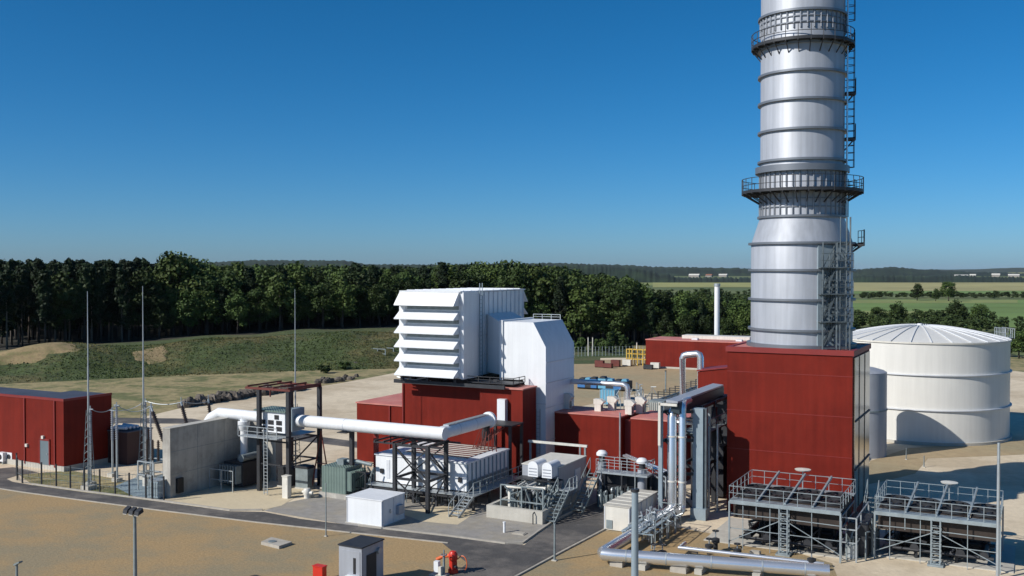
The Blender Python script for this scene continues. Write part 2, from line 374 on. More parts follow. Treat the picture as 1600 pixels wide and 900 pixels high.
# distant hills: closed terrain bodies with a lumpy wooded skyline
M['hill'] = mat('wooded_hill', (.010, .024, .016), .95, 0, .5, .02, c2=(.018, .034, .016), c2s=.01, detail=12)
M['hill_far'] = mat('far_hill', (.03, .045, .03), .95, 0, .2, .003)
def hills(name, Y, prof, depth, m, jit, step=3):
    xs = list(range(-700, 2301, step)); vs, fs = [], []; rows = 5
    def top(x):
        for (a, ya), (b, yb) in zip(prof, prof[1:]):
            if a <= x <= b:
                t = (x-a)/(b-a); t = t*t*(3-2*t); return ya+(yb-ya)*t
        return prof[-1][1]
    for i, x in enumerate(xs):
        zt = zat(top(x), Y)+random.uniform(-jit, jit)
        for j, (dy, k) in enumerate(((0, 0), (depth*.10, .75), (depth*.3, 1), (depth*.6, .8), (depth, 0))):
            yy = Y+dy; vs.append(((x-800)/FPX*yy, yy, -1+(zt+1)*k+ (random.uniform(-jit, jit)*.2 if 0 < k < 1 else 0)))
    for i in range(len(xs)-1):
        for j in range(rows-1): a = i*rows+j; fs.append((a, a+rows, a+rows+1, a+1))
    return tag(world_mesh(name, vs, fs, m), kind='structure')
hills('distant_hills', 6500, [(-700,415),(200,417),(800,419),(1000,417),(1300,421),(1500,421),(1600,418),(1800,419),(2300,417)], 2500, M['hill_far'], 1.0, 8)
hills('wooded_hills', 3000, [(-700,412),(100,411),(250,412),(350,408),(400,405),(530,405.5),(580,412),(700,413),(860,410),(960,413),(1040,417),(1180,419),(1335,421),(1395,417),(1440,421),(1540,426),(1650,428),(1800,424),(2300,420)], 900, M['hill'], 2.2)
hills('low_woodland_ridge', 1500, [(-700,414),(0,413),(300,414),(620,414),(760,412),(880,413),(980,417),(1040,428),(1060,434),(1300,436),(1330,431),(1480,431),(1600,434),(1900,433),(2300,430)], 330, M['hill'], 1.6, 2)

# ------------------------------------------------------------------ trees
def crown_mesh(name, seed, H, Rr, z0, clumps, leaves, size, m, shape='round'):
    rd = random.Random(seed); vs, fs = [], []
    cs = []
    for k in range(clumps):
        t = rd.random()
        if shape == 'round':
            th = rd.uniform(0, 2*pi); ph = math.acos(rd.uniform(-.8, 1)); rr = Rr*rd.uniform(.35, .8)
            c = Vector((cos(th)*sin(ph)*rr, sin(th)*sin(ph)*rr, (H+z0)/2+cos(ph)*(H-z0)/2*rd.uniform(.55, .85))); cr = Rr*rd.uniform(.25, .46)
        else:
            z = z0+(H-z0)*t**.8; prof = Rr*(1-.72*((z-z0)/(H-z0))**1.5); th = rd.uniform(0, 2*pi)
            c = Vector((cos(th)*prof*rd.uniform(.1, .7), sin(th)*prof*rd.uniform(.1, .7), z*.97)); cr = Rr*rd.uniform(.22, .38)
        cs.append((c, cr))
    for c, cr in cs:
        for q in range(leaves):
            d = Vector((rd.gauss(0,1), rd.gauss(0,1), rd.gauss(0,.8)+.15)).normalized()
            p = c+d*cr*rd.uniform(.55, 1.08); s = size*rd.uniform(.6, 1.3)
            nrm = (d+Vector((rd.gauss(0,.6), rd.gauss(0,.6), rd.gauss(0,.6)+.25))).normalized()
            a = nrm.orthogonal().normalized(); a.rotate(Matrix.Rotation(rd.uniform(0, 2*pi), 3, nrm)); b = nrm.cross(a)
            n = len(vs); vs += [p-a*s*.5-b*s*.4, p+a*s*.55-b*s*.2, p+a*s*.2+b*s*.5, p-a*s*.45+b*s*.25]; fs.append((n, n+1, n+2, n+3))
    me = bpy.data.meshes.new(name); me.from_pydata([tuple(v) for v in vs], [], fs); me.materials.append(m); return me
def trunk_mesh(name, seed, H, r, m, limbs=5, zl=.4):
    rd = random.Random(seed); mb = MB(); pts = [(0,0,-.6)]
    for k in range(1, 7): pts.append((rd.uniform(-.15,.15)*k*.4, rd.uniform(-.15,.15)*k*.4, H*k/6*.92))
    mb.tube(pts, [r*1.25, r, r*.85, r*.7, r*.5, r*.35, r*.12], 7)
    for k in range(limbs):
        t = rd.uniform(zl, .85); z = H*t; a = rd.uniform(0, 2*pi); L = H*.2*(1.2-t)
        mb.tube([(0,0,z), (cos(a)*L*.6, sin(a)*L*.6, z+L*.4), (cos(a)*L*1.1, sin(a)*L*1.1, z+L*.9)], [r*.35, r*.22, r*.06], 5)
    me = bpy.data.meshes.new(name); me.from_pydata(mb.v, [], mb.f); me.validate(); me.shade_smooth(); me.materials.append(m); return me
PROT = {}
for k in range(4):
    PROT['pine', k] = (crown_mesh('crown', 10+k, 20, 3.3, 4.5 if k % 2 else 6.5, 40, 75, .56, M['leaf_pine'], 'cone'), trunk_mesh('trunk', 30+k, 20, .24, M['bark_pale'] if k % 2 else M['bark']))
    PROT['mid', k] = (crown_mesh('crown', 50+k, 17, 4.4, 1.2, 38, 80, .55, M['leaf_mid']), trunk_mesh('trunk', 70+k, 15, .28, M['bark']))
for k in range(3):
    PROT['lt', k] = (crown_mesh('crown', 90+k, 17, 4.7, 1.2, 38, 80, .56, M['leaf_lt']), trunk_mesh('trunk', 95+k, 15, .28, M['bark']))
    PROT['bush', k] = (crown_mesh('crown', 110+k, 3.2, 2.1, -.2, 14, 40, .5, M['leaf_mid']), trunk_mesh('trunk', 115+k, 2.4, .09, M['bark']))
def tree(kind, X, Y, H, name, label, cat, group, wid=1.0, rd=random):
    n = 4 if kind in ('pine', 'mid') else 3; cm, tm = PROT[kind, rd.randrange(n)]
    e = bpy.data.objects.new(name, None); col.objects.link(e); base = 20 if kind == 'pine' else (17 if kind != 'bush' else 3.2)
    z = max(0, terr(X, Y)) if Y < 560 and X < 30 else 0
    s = H/base; e.location = (X, Y, z); e.rotation_euler = (0, 0, rd.uniform(0, 6.28)); e.scale = (s*wid, s*wid, s)
    tag(e, label, cat, group)
    for nm, me in (('crown', cm), ('trunk', tm)):
        o = bpy.data.objects.new(nm, me); col.objects.link(o); o.parent = e
    return e
def forest_top(x):
    pr = [(-200,404),(0,407),(150,407),(235,406),(262,398),(300,398),(320,408),(380,410),(470,413),(560,414),(640,416),(700,412),(800,410),(840,412),(900,420),(960,427),(1000,436),(1040,455),(1110,460),(1180,462),(1330,475)]
    for (a, ya), (b, yb) in zip(pr, pr[1:]):
        if a <= x <= b: return ya+(yb-ya)*(x-a)/(b-a)
    return 460
rt = random.Random(3); cnt = 0
for row in range(7):
    x = -45+row*7
    while x < 1200:
        Yr = forest_front(x)+row*5.5+rt.uniform(-2.2, 2.2); X = (x-800)/FPX*Yr
        zb = max(0, terr(X, Yr)) if X < 30 else 0
        H = zat(forest_top(x)+rt.uniform(-3, 9)+(7 if row == 0 else 0), Yr)-zb
        if row == 0 and x > 235: H *= rt.uniform(.62, .95)
        if x < 235: kind = 'pine' if rt.random() < .85 else 'mid'
        elif x < 330: kind = 'lt' if rt.random() < .5 else 'mid'
        else: kind = rt.choice(['mid', 'mid', 'mid', 'pine', 'lt'])
        if x < 235:
            lab, nm, gr = ('tall dark pine with bare trunk in the wood left of the round tall tree', 'pine_tree', 'pines at the left end of the wood') if kind == 'pine' else ('round green broadleaf tree between the pines at the left of the wood', 'broadleaf_tree', 'broadleaf trees among the left pines')
        elif x < 620:
            lab, nm, gr = {'pine': ('dark pine among the broadleaf trees behind the grassy berm', 'pine_tree', 'pines in the middle of the wood'),
                'mid': ('mid green broadleaf tree in the wood behind the grassy berm', 'broadleaf_tree', 'mid green broadleaf trees behind the berm'),
                'lt': ('pale green broadleaf tree in the wood behind the grassy berm', 'broadleaf_tree', 'pale broadleaf trees behind the berm')}[kind]
        else:
            lab, nm, gr = {'pine': ('dark pine in the wood between filter house and chimney stack', 'pine_tree', 'pines behind the filter house'),
                'mid': ('mid green broadleaf tree in the wood between filter house and chimney stack', 'broadleaf_tree', 'mid green broadleaf trees behind the plant'),
                'lt': ('pale green broadleaf tree in the wood between filter house and chimney stack', 'broadleaf_tree', 'pale broadleaf trees behind the plant')}[kind]
        wid = (.95 if kind == 'pine' else 1.0)*(1.15 if H < 17 else 1)
        if cnt < 285: tree(kind, X, Yr, H, nm, lab, 'tree', gr, wid, rt); cnt += 1
        x += rt.uniform(22, 36)
# one big pale tree rising over the wood at the left
tree('lt', (282-800)/FPX*236, 236, zat(393, 236)-4, 'broadleaf_tree', 'largest round pale green tree rising above the skyline of the wood', 'tree', None, 1.15, rt)
# undergrowth bushes along the foot of the wood on the right
for x, y in ((905,549),(935,548),(950,552),(962,546),(980,549),(1030,545),(1050,541),(1120,540),(1070,543)):
    X, Y = GXY(x, y); tree('bush', X, Y, rt.uniform(2.5, 5), 'bush', 'leafy bush at the edge of the wood beyond the back gravel', 'bush', 'bushes at the foot of the wood', 1.1, rt)
# far wood behind the front rows: one mass
def mass(name, label, cat, items, meshes, seed):
    rd = random.Random(seed); vs, fs = [], []
    src = [([v.co.copy() for v in me.vertices], [tuple(p.vertices) for p in me.polygons]) for me in meshes]
    for X, Y, z, s, wd in items:
        V, F = rd.choice(src); a = rd.uniform(0, 6.28); ca, sa = cos(a), sin(a); n = len(vs)
        vs += [(X+(p.x*ca-p.y*sa)*s*wd, Y+(p.x*sa+p.y*ca)*s*wd, z+p.z*s) for p in V]
        fs += [tuple(i+n for i in f) for f in F]
    me = bpy.data.meshes.new(name); me.from_pydata(vs, [], fs); me.materials.append(M['leaf_far']); o = bpy.data.objects.new(name, me); col.objects.link(o)
    return tag(o, label, cat, kind='stuff')
lowc = [crown_mesh('far_crown', 200+k, 17, 4.6, 2, 16, 24, 1.3, M['leaf_far']) for k in range(4)]
it = []; rd = random.Random(9)
for k in range(900):
    x = rd.uniform(-60, 1230); Y = forest_front(x)+40+rd.random()**1.6*420; X = (x-800)/FPX*Y
    zt = zat(max(forest_top(x), 412)+rd.uniform(0, 8)-(4 if x < 900 else 0), Y) if x < 1000 else 0
    if x >= 1000: Y = forest_front(x)+40+rd.random()*90; X = (x-800)/FPX*Y; zt = zat(rd.uniform(455, 464), Y)
    zt = min(zt, 27); it.append((X, Y, 0, zt/17, 1.15))
mass('far_woodland', 'mass of dark green woodland filling the distance behind the front trees', 'woodland', it, lowc, 1)
# field hedges and scattered trees at the right beyond the tank
it = []
for k in range(150):
    x = rd.uniform(1330, 1800); y = 466+rd.uniform(-2, 1.5); X, Y = GXY(x, y); it.append((X, Y, 0, rd.uniform(.16, .30), 2.2))
mass('field_hedge', 'long dark hedgerow between the yellow and the green fields right of the stack', 'hedge', it, lowc, 2)
it = []
for k in range(260):
    x = rd.uniform(1300, 1800); y = rd.uniform(502, 525) if x < 1560 else rd.uniform(508, 560); X, Y = GXY(x, y); it.append((X, Y, 0, rd.uniform(.14, .34), 1.5))
for k in range(120):
    x = rd.uniform(1000, 1180); y = rd.uniform(462, 485); X, Y = GXY(x, y); it.append((X, Y, 0, rd.uniform(.25, .4), 1.5))
mass('scrub_woodland', 'loose green scrub and small trees growing behind the white tank', 'scrub', it, lowc, 3)
FT = [(1433,470,11,'round dark tree in the hedge, left of the wide tree beyond the tank'),(1482,471,14,'widest dark tree in the field hedge beyond the white tank'),(1462,471,8,'low rounded tree in the hedge left of the widest tree'),
      (1402,508,9,'dark bushy tree just behind the tank roof at its left'),(1494,510,10,'dark bushy tree behind the middle right of the tank roof'),(1530,512,9,'green bushy tree behind the right end of the tank roof'),
      (1372,512,8,'small green tree nearest the stack behind the tank roof'),(1592,560,7,'green shrub tree right of the tank at the edge of the view')]
for x, y, h, lab in FT:
    X, Y = GXY(x, y); tree('mid', X, Y, h, 'field_tree', lab, 'tree', None, 1.5, rt)
# village roofs in the distance
M['vwall'] = mat('pale_render', (.27, .25, .23), .8); M['vroof'] = mat('far_roof_tile', (.25, .11, .07), .8)
VL = [(1085,433.5,26,'long pale hall of the far village left of the stack',9),(1108,433,16,'small red roofed farmhouse in the far village left of the stack',8),(1130,432.5,22,'pale barn at the right of the far village left of the stack',8),
      (1346,438,12,'orange brown farmhouse at the field edge right of the stack',8),(1502,432.5,34,'long low white farm hall on the far right horizon',6),(1520,433,14,'small pale house right of the long farm hall',8),(1556,432.5,20,'white house at the far right horizon',9),(1584,433,26,'pale farm building at the right edge of the horizon',8)]
for x, y, wd, lab, h in VL:
    X, Y = GXY(x, y); u, v = UV(X, Y); t = thing('farmhouse', lab, 'house', (u, v))
    part('wall', MB().box(u-wd/2, u+wd/2, v-6, v+6, -.5, h*.6), M['vwall'], t)
    part('roof', MB().prism([(v-6.8, h*.6), (v+6.8, h*.6), (v, h)], 'u', u-wd/2-.5, u+wd/2+.5), M['vroof'] if 'red' in lab or 'orange' in lab else M['cream'], t)

# ------------------------------------------------------------------ chimney stack and its red boiler house
hv0 = 80.6; hv1 = hv0+8.8; hu0 = Pv(1137, hv0); hu1 = Pv(1333, hv0); hz = zz(541, hu0, hv0)
t = thing('boiler_house', 'big plain red cladded block carrying the silver chimney stack', 'building', ((hu0+hu1)/2, hv0))
wl = part('wall', MB().box(hu0, hu1, hv0, hv1, -.2, hz-.45), M['red'], t)
mb = MB()
for z in (zz(700, hu0, hv0), zz(640, hu0, hv0), zz(580, hu0, hv0)): mb.box(hu0-.02, hu1+.02, hv0-.025, hv0-.003, z, z+.05); mb.box(hu1+.003, hu1+.025, hv0, hv1, z, z+.05)
part('panel_seam', mb, M['red_trim'], wl)
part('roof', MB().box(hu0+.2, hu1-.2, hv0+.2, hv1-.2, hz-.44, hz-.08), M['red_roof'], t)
mb = MB(); mb.box(hu0-.12, hu1+.12, hv0-.12, hv0+.2, hz-.42, hz); mb.box(hu0-.12, hu1+.12, hv1-.2, hv1+.12, hz-.42, hz); mb.box(hu0-.12, hu0+.19, hv0+.2, hv1-.2, hz-.42, hz-.01); mb.box(hu1-.19, hu1+.12, hv0+.2, hv1-.2, hz-.42, hz-.01)
part('parapet', mb, M['red_trim'], t)
mb = MB().box(hu1+.03, hu1+.12, hv0+.5, hv1-.6, 1.0, hz-.6)
gp = part('side_panel', mb, mat('glossy_side_sheet', (.62, .60, .56), .16, .95, .12, .5, streak=.2), t)
mb = MB()
for z in (4.2, 8.0): mb.box(hu1+.13, hu1+.2, hv0+.5, hv1-.6, z, z+.1)
for v in (hv0+2.6, hv0+5.4): mb.box(hu1+.125, hu1+.16, v, v+.05, 1, hz-.62)
part('panel_frame', mb, M['dark_steel'], gp)
# chimney
sv = hv0+4.4; su = Pv(1252, sv); SY = W(su, sv).y
z_ = lambda y: zat(y, SY-2)
r0, r1 = 76.5/FPX*SY, 63/FPX*SY
t = thing('chimney_stack', 'huge silver exhaust stack with rings rising out of the frame', 'chimney', (su, sv, hz-.08))
zc0, zc1 = z_(380), z_(338)
shell = part('shell', MB().lathe(su, sv, [(r0, hz-.1), (r0, zc0), (r1, zc1), (r1, 58)], 72), M['stack'], t)
part('base_flange', MB().ring(su, sv, hz-.07, hz+.25, r0-.05, r0+.35, 64), M['stack_band'], t)
for y, r in [(515, r0), (468, r0), (422, r0), (380, r0)]+[(338, r1), (250, r1), (203, r1), (157, r1), (113, r1), (70, r1), (20, r1)]:
    part('stiffening_ring', MB().ring(su, sv, z_(y)-.09, z_(y)+.09, r-.02, r+.24, 64), M['stack_band'], t)
for z in (47.5, 50.3, 53.2, 56): part('stiffening_ring', MB().ring(su, sv, z-.09, z+.09, r1-.02, r1+.24, 64), M['stack_band'], t)
# collar
part('collar', MB().ring(su, sv, z_(268), z_(258), r1-.02, r1+.42, 64), M['stack_band'], t)
# ribbed collars
for ya, yb in ((336, 300), (292, 268), (48, 22)):
    mb = MB()
    for k in range(40):
        a = 2*pi*k/40; c, s = cos(a), sin(a); mb.bar((su+(r1+.06)*c, sv+(r1+.06)*s, z_(ya)), (su+(r1+.06)*c, sv+(r1+.06)*s, z_(yb)), .10)
    if ya != 292:
        for q in (.35, .7): zc = z_(ya)+(z_(yb)-z_(ya))*q; mb.ring(su, sv, zc-.04, zc+.04, r1+.01, r1+.1, 48)
    part('stiffener_ribs', mb, M['stack_band'], t)
def plat(z, ri, ro, a0=0, a1=2*pi, rh=1.1, br=True):
    p = part('platform', MB().ring(su, sv, z-.10, z, ri, ro, 48, a0, a1), M['dark_steel'], t)
    mb = MB(); n = max(4, int((a1-a0)*ro/1.0))
    for k in range(n+1):
        a = a0+(a1-a0)*k/n; c, s = cos(a), sin(a); mb.bar((su+ro*c, sv+ro*s, z-.2), (su+ro*c, sv+ro*s, z+rh), .05)
        if br: mb.bar((su+ri*c, sv+ri*s, z-.14), (su+ro*c, sv+ro*s, z-.14), .09, .16); mb.bar((su+ri*c, sv+ri*s, z-1.0), (su+(ro-.1)*c, sv+(ro-.1)*s, z-.15), .07)
    for h in (rh, rh*.5): mb.ring(su, sv, z+h-.025, z+h+.025, ro-.025, ro+.025, 48, a0, a1)
    mb.ring(su, sv, z-.12, z+.12, ro-.02, ro+.03, 48, a0, a1)
    part('railing', mb, M['dark_steel'], p)
plat(z_(298), r1, 91/FPX*SY); plat(z_(66), r1, 77/FPX*SY)
aR = GA-R(22)      # direction of the ladder side in plan angle
plat(z_(380), r1+.3, r1+1.6, aR-.1, aR+.5)
for y in (141, 213): plat(z_(y), r1+.02, r1+.85, aR+.0, aR+.24, 1.1, True)
def ladder(a, r, z0, z1):
    p = Vector((su+r*cos(a), sv+r*sin(a), 0)); tx = Vector((-sin(a), cos(a), 0))*.28; nx_ = Vector((cos(a), sin(a), 0)); mb = MB()
    for e in (-1, 1): mb.bar(p+tx*e+Vector((0,0,z0)), p+tx*e+Vector((0,0,z1)), .07)
    z = z0
    while z < z1: mb.bar(p-tx+Vector((0,0,z)), p+tx+Vector((0,0,z)), .04); z += .3
    z = z0+2
    while z < z1:
        q = [p+nx_*(.55*sin(b))*1.0-tx*(1.2*cos(b))+Vector((0,0,z)) for b in [pi*k/6 for k in range(7)]]
        for i in range(6): mb.bar(q[i], q[i+1], .05)
        mb.bar(p-nx_*(r-r1)+Vector((0,0,z)), p+Vector((0,0,z)), .05)
        z += .6
    for b in (pi/3, pi/2, 2*pi/3): c = p+nx_*.55*sin(b)-tx*1.2*cos(b); mb.bar(c+Vector((0,0,z0+2)), c+Vector((0,0,z1)), .04)
    return mb
part('caged_ladder', ladder(aR+.10, r1+.22, z_(298), z_(66)+1), M['dark_steel'], t)
part('caged_ladder', ladder(aR+.06, r1+.3, zc1, z_(298)+1), M['dark_steel'], t)
part('caged_ladder', ladder(aR+.10, r1+.22, z_(66), 58), M['dark_steel'], t)
part('cable_riser', MB().tube([(su+(r1+.25)*cos(aR-.12), sv+(r1+.25)*sin(aR-.12), z_(336)), (su+(r1+.25)*cos(aR-.12), sv+(r1+.25)*sin(aR-.12), 58)], .07), M['silver'], t)
# access tower at the foot of the stack
def SW(dx, dy, z): u, v = UV(dx, dy); return Vector((su+u, sv+v, z))
tw = MB(); A = [(2.0,-4.25),(4.6,-4.25),(4.6,-2.4),(2.0,-4.95)]
xs_, ys_ = (.3, 1.4, 2.45), (-4.85, -4.0)
for x in xs_:
    for y in ys_: tw.bar(SW(x, y, hz), SW(x, y, zc0+(2.0 if x > 2 else 0)), .11)
zl = [hz+.1, hz+2.2, hz+4.4, hz+6.5, zc0]
for i, z in enumerate(zl):
    for y in ys_: tw.bar(SW(xs_[0], y, z), SW(xs_[2], y, z), .10)
    if i: 
        for y in ys_[:1]: tw.bar(SW(xs_[0], y, zl[i-1]), SW(xs_[1], y, z), .06); tw.bar(SW(xs_[1], y, z), SW(xs_[2], y, zl[i-1]), .06)
for k in range(14):
    z = hz+.2+k*.62; tw.bar(SW(1.4, -4.85, z), SW(1.4, -4.0, z+.3), .05); tw.bar(SW(2.45, -4.85, z+.3), SW(2.45, -4.0, z), .05); tw.bar(SW(1.65, -4.9, z), SW(2.15, -4.9, z), .05); tw.bar(SW(1.45, -4.85, z), SW(2.4, -4.8, z+.35), .035)
for x in (1.65, 2.15): tw.bar(SW(x, -4.9, hz), SW(x, -4.9, zc0+2.0), .07)
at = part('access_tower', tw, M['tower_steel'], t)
dk = MB()
for z in zl[1:-1]:
    q = [SW(xs_[0]-.2, ys_[0]-.2, z), SW(xs_[2]+.2, ys_[0]-.2, z), SW(xs_[2]+.2, ys_[1], z), SW(xs_[0]-.2, ys_[1], z)]
    dk.add([p+Vector((0,0,.02)) for p in q]+[p-Vector((0,0,.06)) for p in q], [(0,1,2,3),(7,6,5,4),(0,4,5,1),(1,5,6,2),(2,6,7,3),(3,7,4,0)])
    for h in (.55, 1.1): dk.bar(q[0]+Vector((0,0,h)), q[1]+Vector((0,0,h)), .06); dk.bar(q[1]+Vector((0,0,h)), q[2]+Vector((0,0,h)), .06)
    for k in range(5): p = q[0].lerp(q[1], k/4); dk.bar(p, p+Vector((0,0,1.1)), .05)
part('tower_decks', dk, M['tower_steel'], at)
mb = MB()
for z0, z1 in ((hz, zl[1]), (zl[1], zl[2]), (zl[2], zl[3])): mb.stairs(SW(.4, -4.4, z0), SW(1.4, -4.4, z1), .5, 7)
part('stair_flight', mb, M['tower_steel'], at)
def slab(a, b, z0, z1, th=.35):
    a = Vector(a); b = Vector(b); d = (b-a); nn = Vector((-d.y, d.x)).normalized()*th
    return MB().prism([UV2(a), UV2(b), UV2(b+nn), UV2(a+nn)], 'z', z0, z1)
def UV2(p): u, v = UV(p.x, p.y); return (su+u, sv+v)
part('riser_duct', slab((.1,-4.25), (2.5,-3.75), hz, zc0-.2, .6), M['blue_grey'], t)

# ------------------------------------------------------------------ white water tank
X, Yc = 50.3, 122.2; tu, tv = UV(X, Yc); TR = 10.0; TH = 11.6
t = thing('storage_tank', 'large round white storage tank with a shallow ribbed cone roof', 'tank', (tu, tv))
sh = part('shell', MB().lathe(tu, tv, [(TR, -.1), (TR, TH)], 96), M['white_tank'], t)
part('roof', MB().lathe(tu, tv, [(TR+.02, TH+.02)]+[(TR*(1-k/12), TH+.05+1.5*sin(pi/2*k/12)) for k in range(1, 12)]+[(.3, TH+1.55), (.0, TH+1.55)], 96), M['white_tank'], t)
mb = MB()
for k in range(28):
    a = 2*pi*k/28; pts = [(tu+TR*(1-q/8)*cos(a), tv+TR*(1-q/8)*sin(a), TH+.12+1.5*sin(pi/2*q/8)) for q in range(8)]
    for i in range(7): mb.bar(pts[i], pts[i+1], .07, .10)
part('roof_ribs', mb, M['white_seam'], t)
part('rim', MB().ring(tu, tv, TH-.1, TH+.08, TR-.03, TR+.14, 96), M['cream'], t)
for z in (3.95, 7.95): 
    part('wind_girder', MB().ring(tu, tv, z-.06, z+.06, TR-.02, TR+.22, 96), M['white_seam'], t)
part('base_ring', MB().ring(tu, tv, 0, .3, TR-.02, TR+.3, 96), M['concrete_lt'], t)
part('vent', MB().cyl(tu, tv, TH+1.5, TH+1.75, .3), M['white_seam'], t)
# stair and railing at right edge of the roof
mb = MB(); n = 9
for k in range(n):
    a = GA-R(8)+k*.035; mb.bar((tu+TR*cos(a), tv+TR*sin(a), TH), (tu+TR*cos(a), tv+TR*sin(a), TH+1.2), .06)
mb.ring(tu, tv, TH+1.15, TH+1.22, TR-.04, TR+.04, 20, GA-R(8), GA+R(8)); mb.ring(tu, tv, TH+.6, TH+.66, TR-.04, TR+.04, 20, GA-R(8), GA+R(8))
mb.ring(tu, tv, TH-.05, TH+.05, TR, TR+1.0, 20, GA-R(8), GA+R(8)); mb.ring(tu, tv, TH+1.15, TH+1.22, TR+.95, TR+1.0, 20, GA-R(8), GA+R(8))
for k in range(6): a = GA-R(8)+k*.055; mb.bar((tu+(TR+1)*cos(a), tv+(TR+1)*sin(a), TH), (tu+(TR+1)*cos(a), tv+(TR+1)*sin(a), TH+1.2), .06)
part('roof_platform', mb, M['galv'], t)
mb = MB()
for k in range(22):
    a = GA-R(4)+k*.03; z = TH*(1-k/22); mb.box(0,0,0,0,0,0) if 0 else mb.bar((tu+TR*cos(a), tv+TR*sin(a), z), (tu+(TR+.9)*cos(a), tv+(TR+.9)*sin(a), z), .25, .05)
    mb.bar((tu+(TR+.9)*cos(a), tv+(TR+.9)*sin(a), z), (tu+(TR+.9)*cos(a), tv+(TR+.9)*sin(a), z+1), .05)
part('spiral_stair', mb, M['galv'], t)
# small grey cylinder tank
cu, cv = UV(37.55, 107.3); CR = 2.9
t = thing('expansion_tank', 'slim grey upright cylinder standing between boiler house and white tank', 'tank', (cu, cv))
part('shell', MB().lathe(cu, cv, [(CR, -.1), (CR, 8.95)], 40), M['grey_panel'], t)
part('dome', MB().lathe(cu, cv, [(CR+.02, 8.96), (CR*.9, 9.15), (CR*.6, 9.4), (CR*.3, 9.5), (0, 9.52)], 40), M['grey_panel'], t)
part('band', MB().ring(cu, cv, 4.9, 5.05, CR-.02, CR+.08, 40), M['galv_dull'], t)
part('vent', MB().cyl(cu, cv, 9.5, 10.4, .16), M['galv_dull'], t)

# ------------------------------------------------------------------ turbine hall with filter house and intake duct
t = thing('turbine_hall', 'low red cladded hall under the white louvred filter house', 'building', (-53, 84))
gl = Pv(557, 84)
part('wall', MB().box(gl, -57.0, 84, 93, -.2, 6.0), M['red'], t)
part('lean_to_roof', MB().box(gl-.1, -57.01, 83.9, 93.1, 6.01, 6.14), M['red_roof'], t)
part('high_wall', MB().box(-56.99, -44.1, 84.003, 97, -.2, 8.5), M['red'], t)
part('stair_core', MB().box(-47.4, -42.75, 82.9, 85.7, -.2, 8.62), M['red'], t)
part('core_roof', MB().box(-47.5, -42.65, 82.8, 85.8, 8.63, 8.75), M['red_roof'], t)
part('main_roof', MB().box(-57.08, -44.0, 83.9, 97.1, 8.51, 8.605), M['dark_roof'], t)
wb_u = Pv(787, 82.9)
part('vent_box', MB().box(wb_u-.42, wb_u+.42, 82.35, 82.9, 5.55, 7.7), M['white'], t)
part('door', MB().box(-52.6, -51.3, 83.9, 83.997, 0, 2.3), M['red_trim'], t)
mb = MB()
for u in (gl+4.2, -57.0): mb.box(u-.07, u+.07, 83.86, 83.995, 0, 6 if u < -57.5 else 8.4)
part('downpipe', mb, M['red_trim'], t)
# dark steel grillage between hall roof and filter house
t = thing('filter_support', 'black steel frame between red hall roof and white filter house', 'frame', (-52.5, 86, 8.6))
mb = MB()
for u in (-56.0, -53.0, -49.8): mb.bar((u, 82.2, 9.15), (u, 95.6, 9.15), .3, .4)
for v in (82.4, 85.5, 89, 92, 95.4): mb.bar((-57, v, 8.82), (-44.4, v, 8.82), .25, .35)
for u in (-56, -53, -49.8, -46.5):
    for v in (84.5, 88, 92, 95): mb.box(u-.2, u+.2, v-.2, v+.2, 8.6, 9.3)
part('beams', mb, M['dark_steel'], t)
part('walkway', MB().box(-49.0, -43.9, 83.2, 85.6, 9.0, 9.08).rail([(-49, 83.2), (-43.9, 83.2), (-43.9, 85.6)], 9.08, .55, 1.3, .06), M['dark_steel'], t)
mb = MB().tube([(-56.8, 82.6, 9.2), (-54.6, 82.5, 9.0), (-53.4, 82.5, 9.3), (-52.6, 82.5, 8.9), (-51.5, 82.5, 8.85)], .07); mb.tube([(-56.6, 82.4, 8.9), (-55, 82.4, 9.2)], .06)
part('drain_pipes', mb, M['galv'], t)
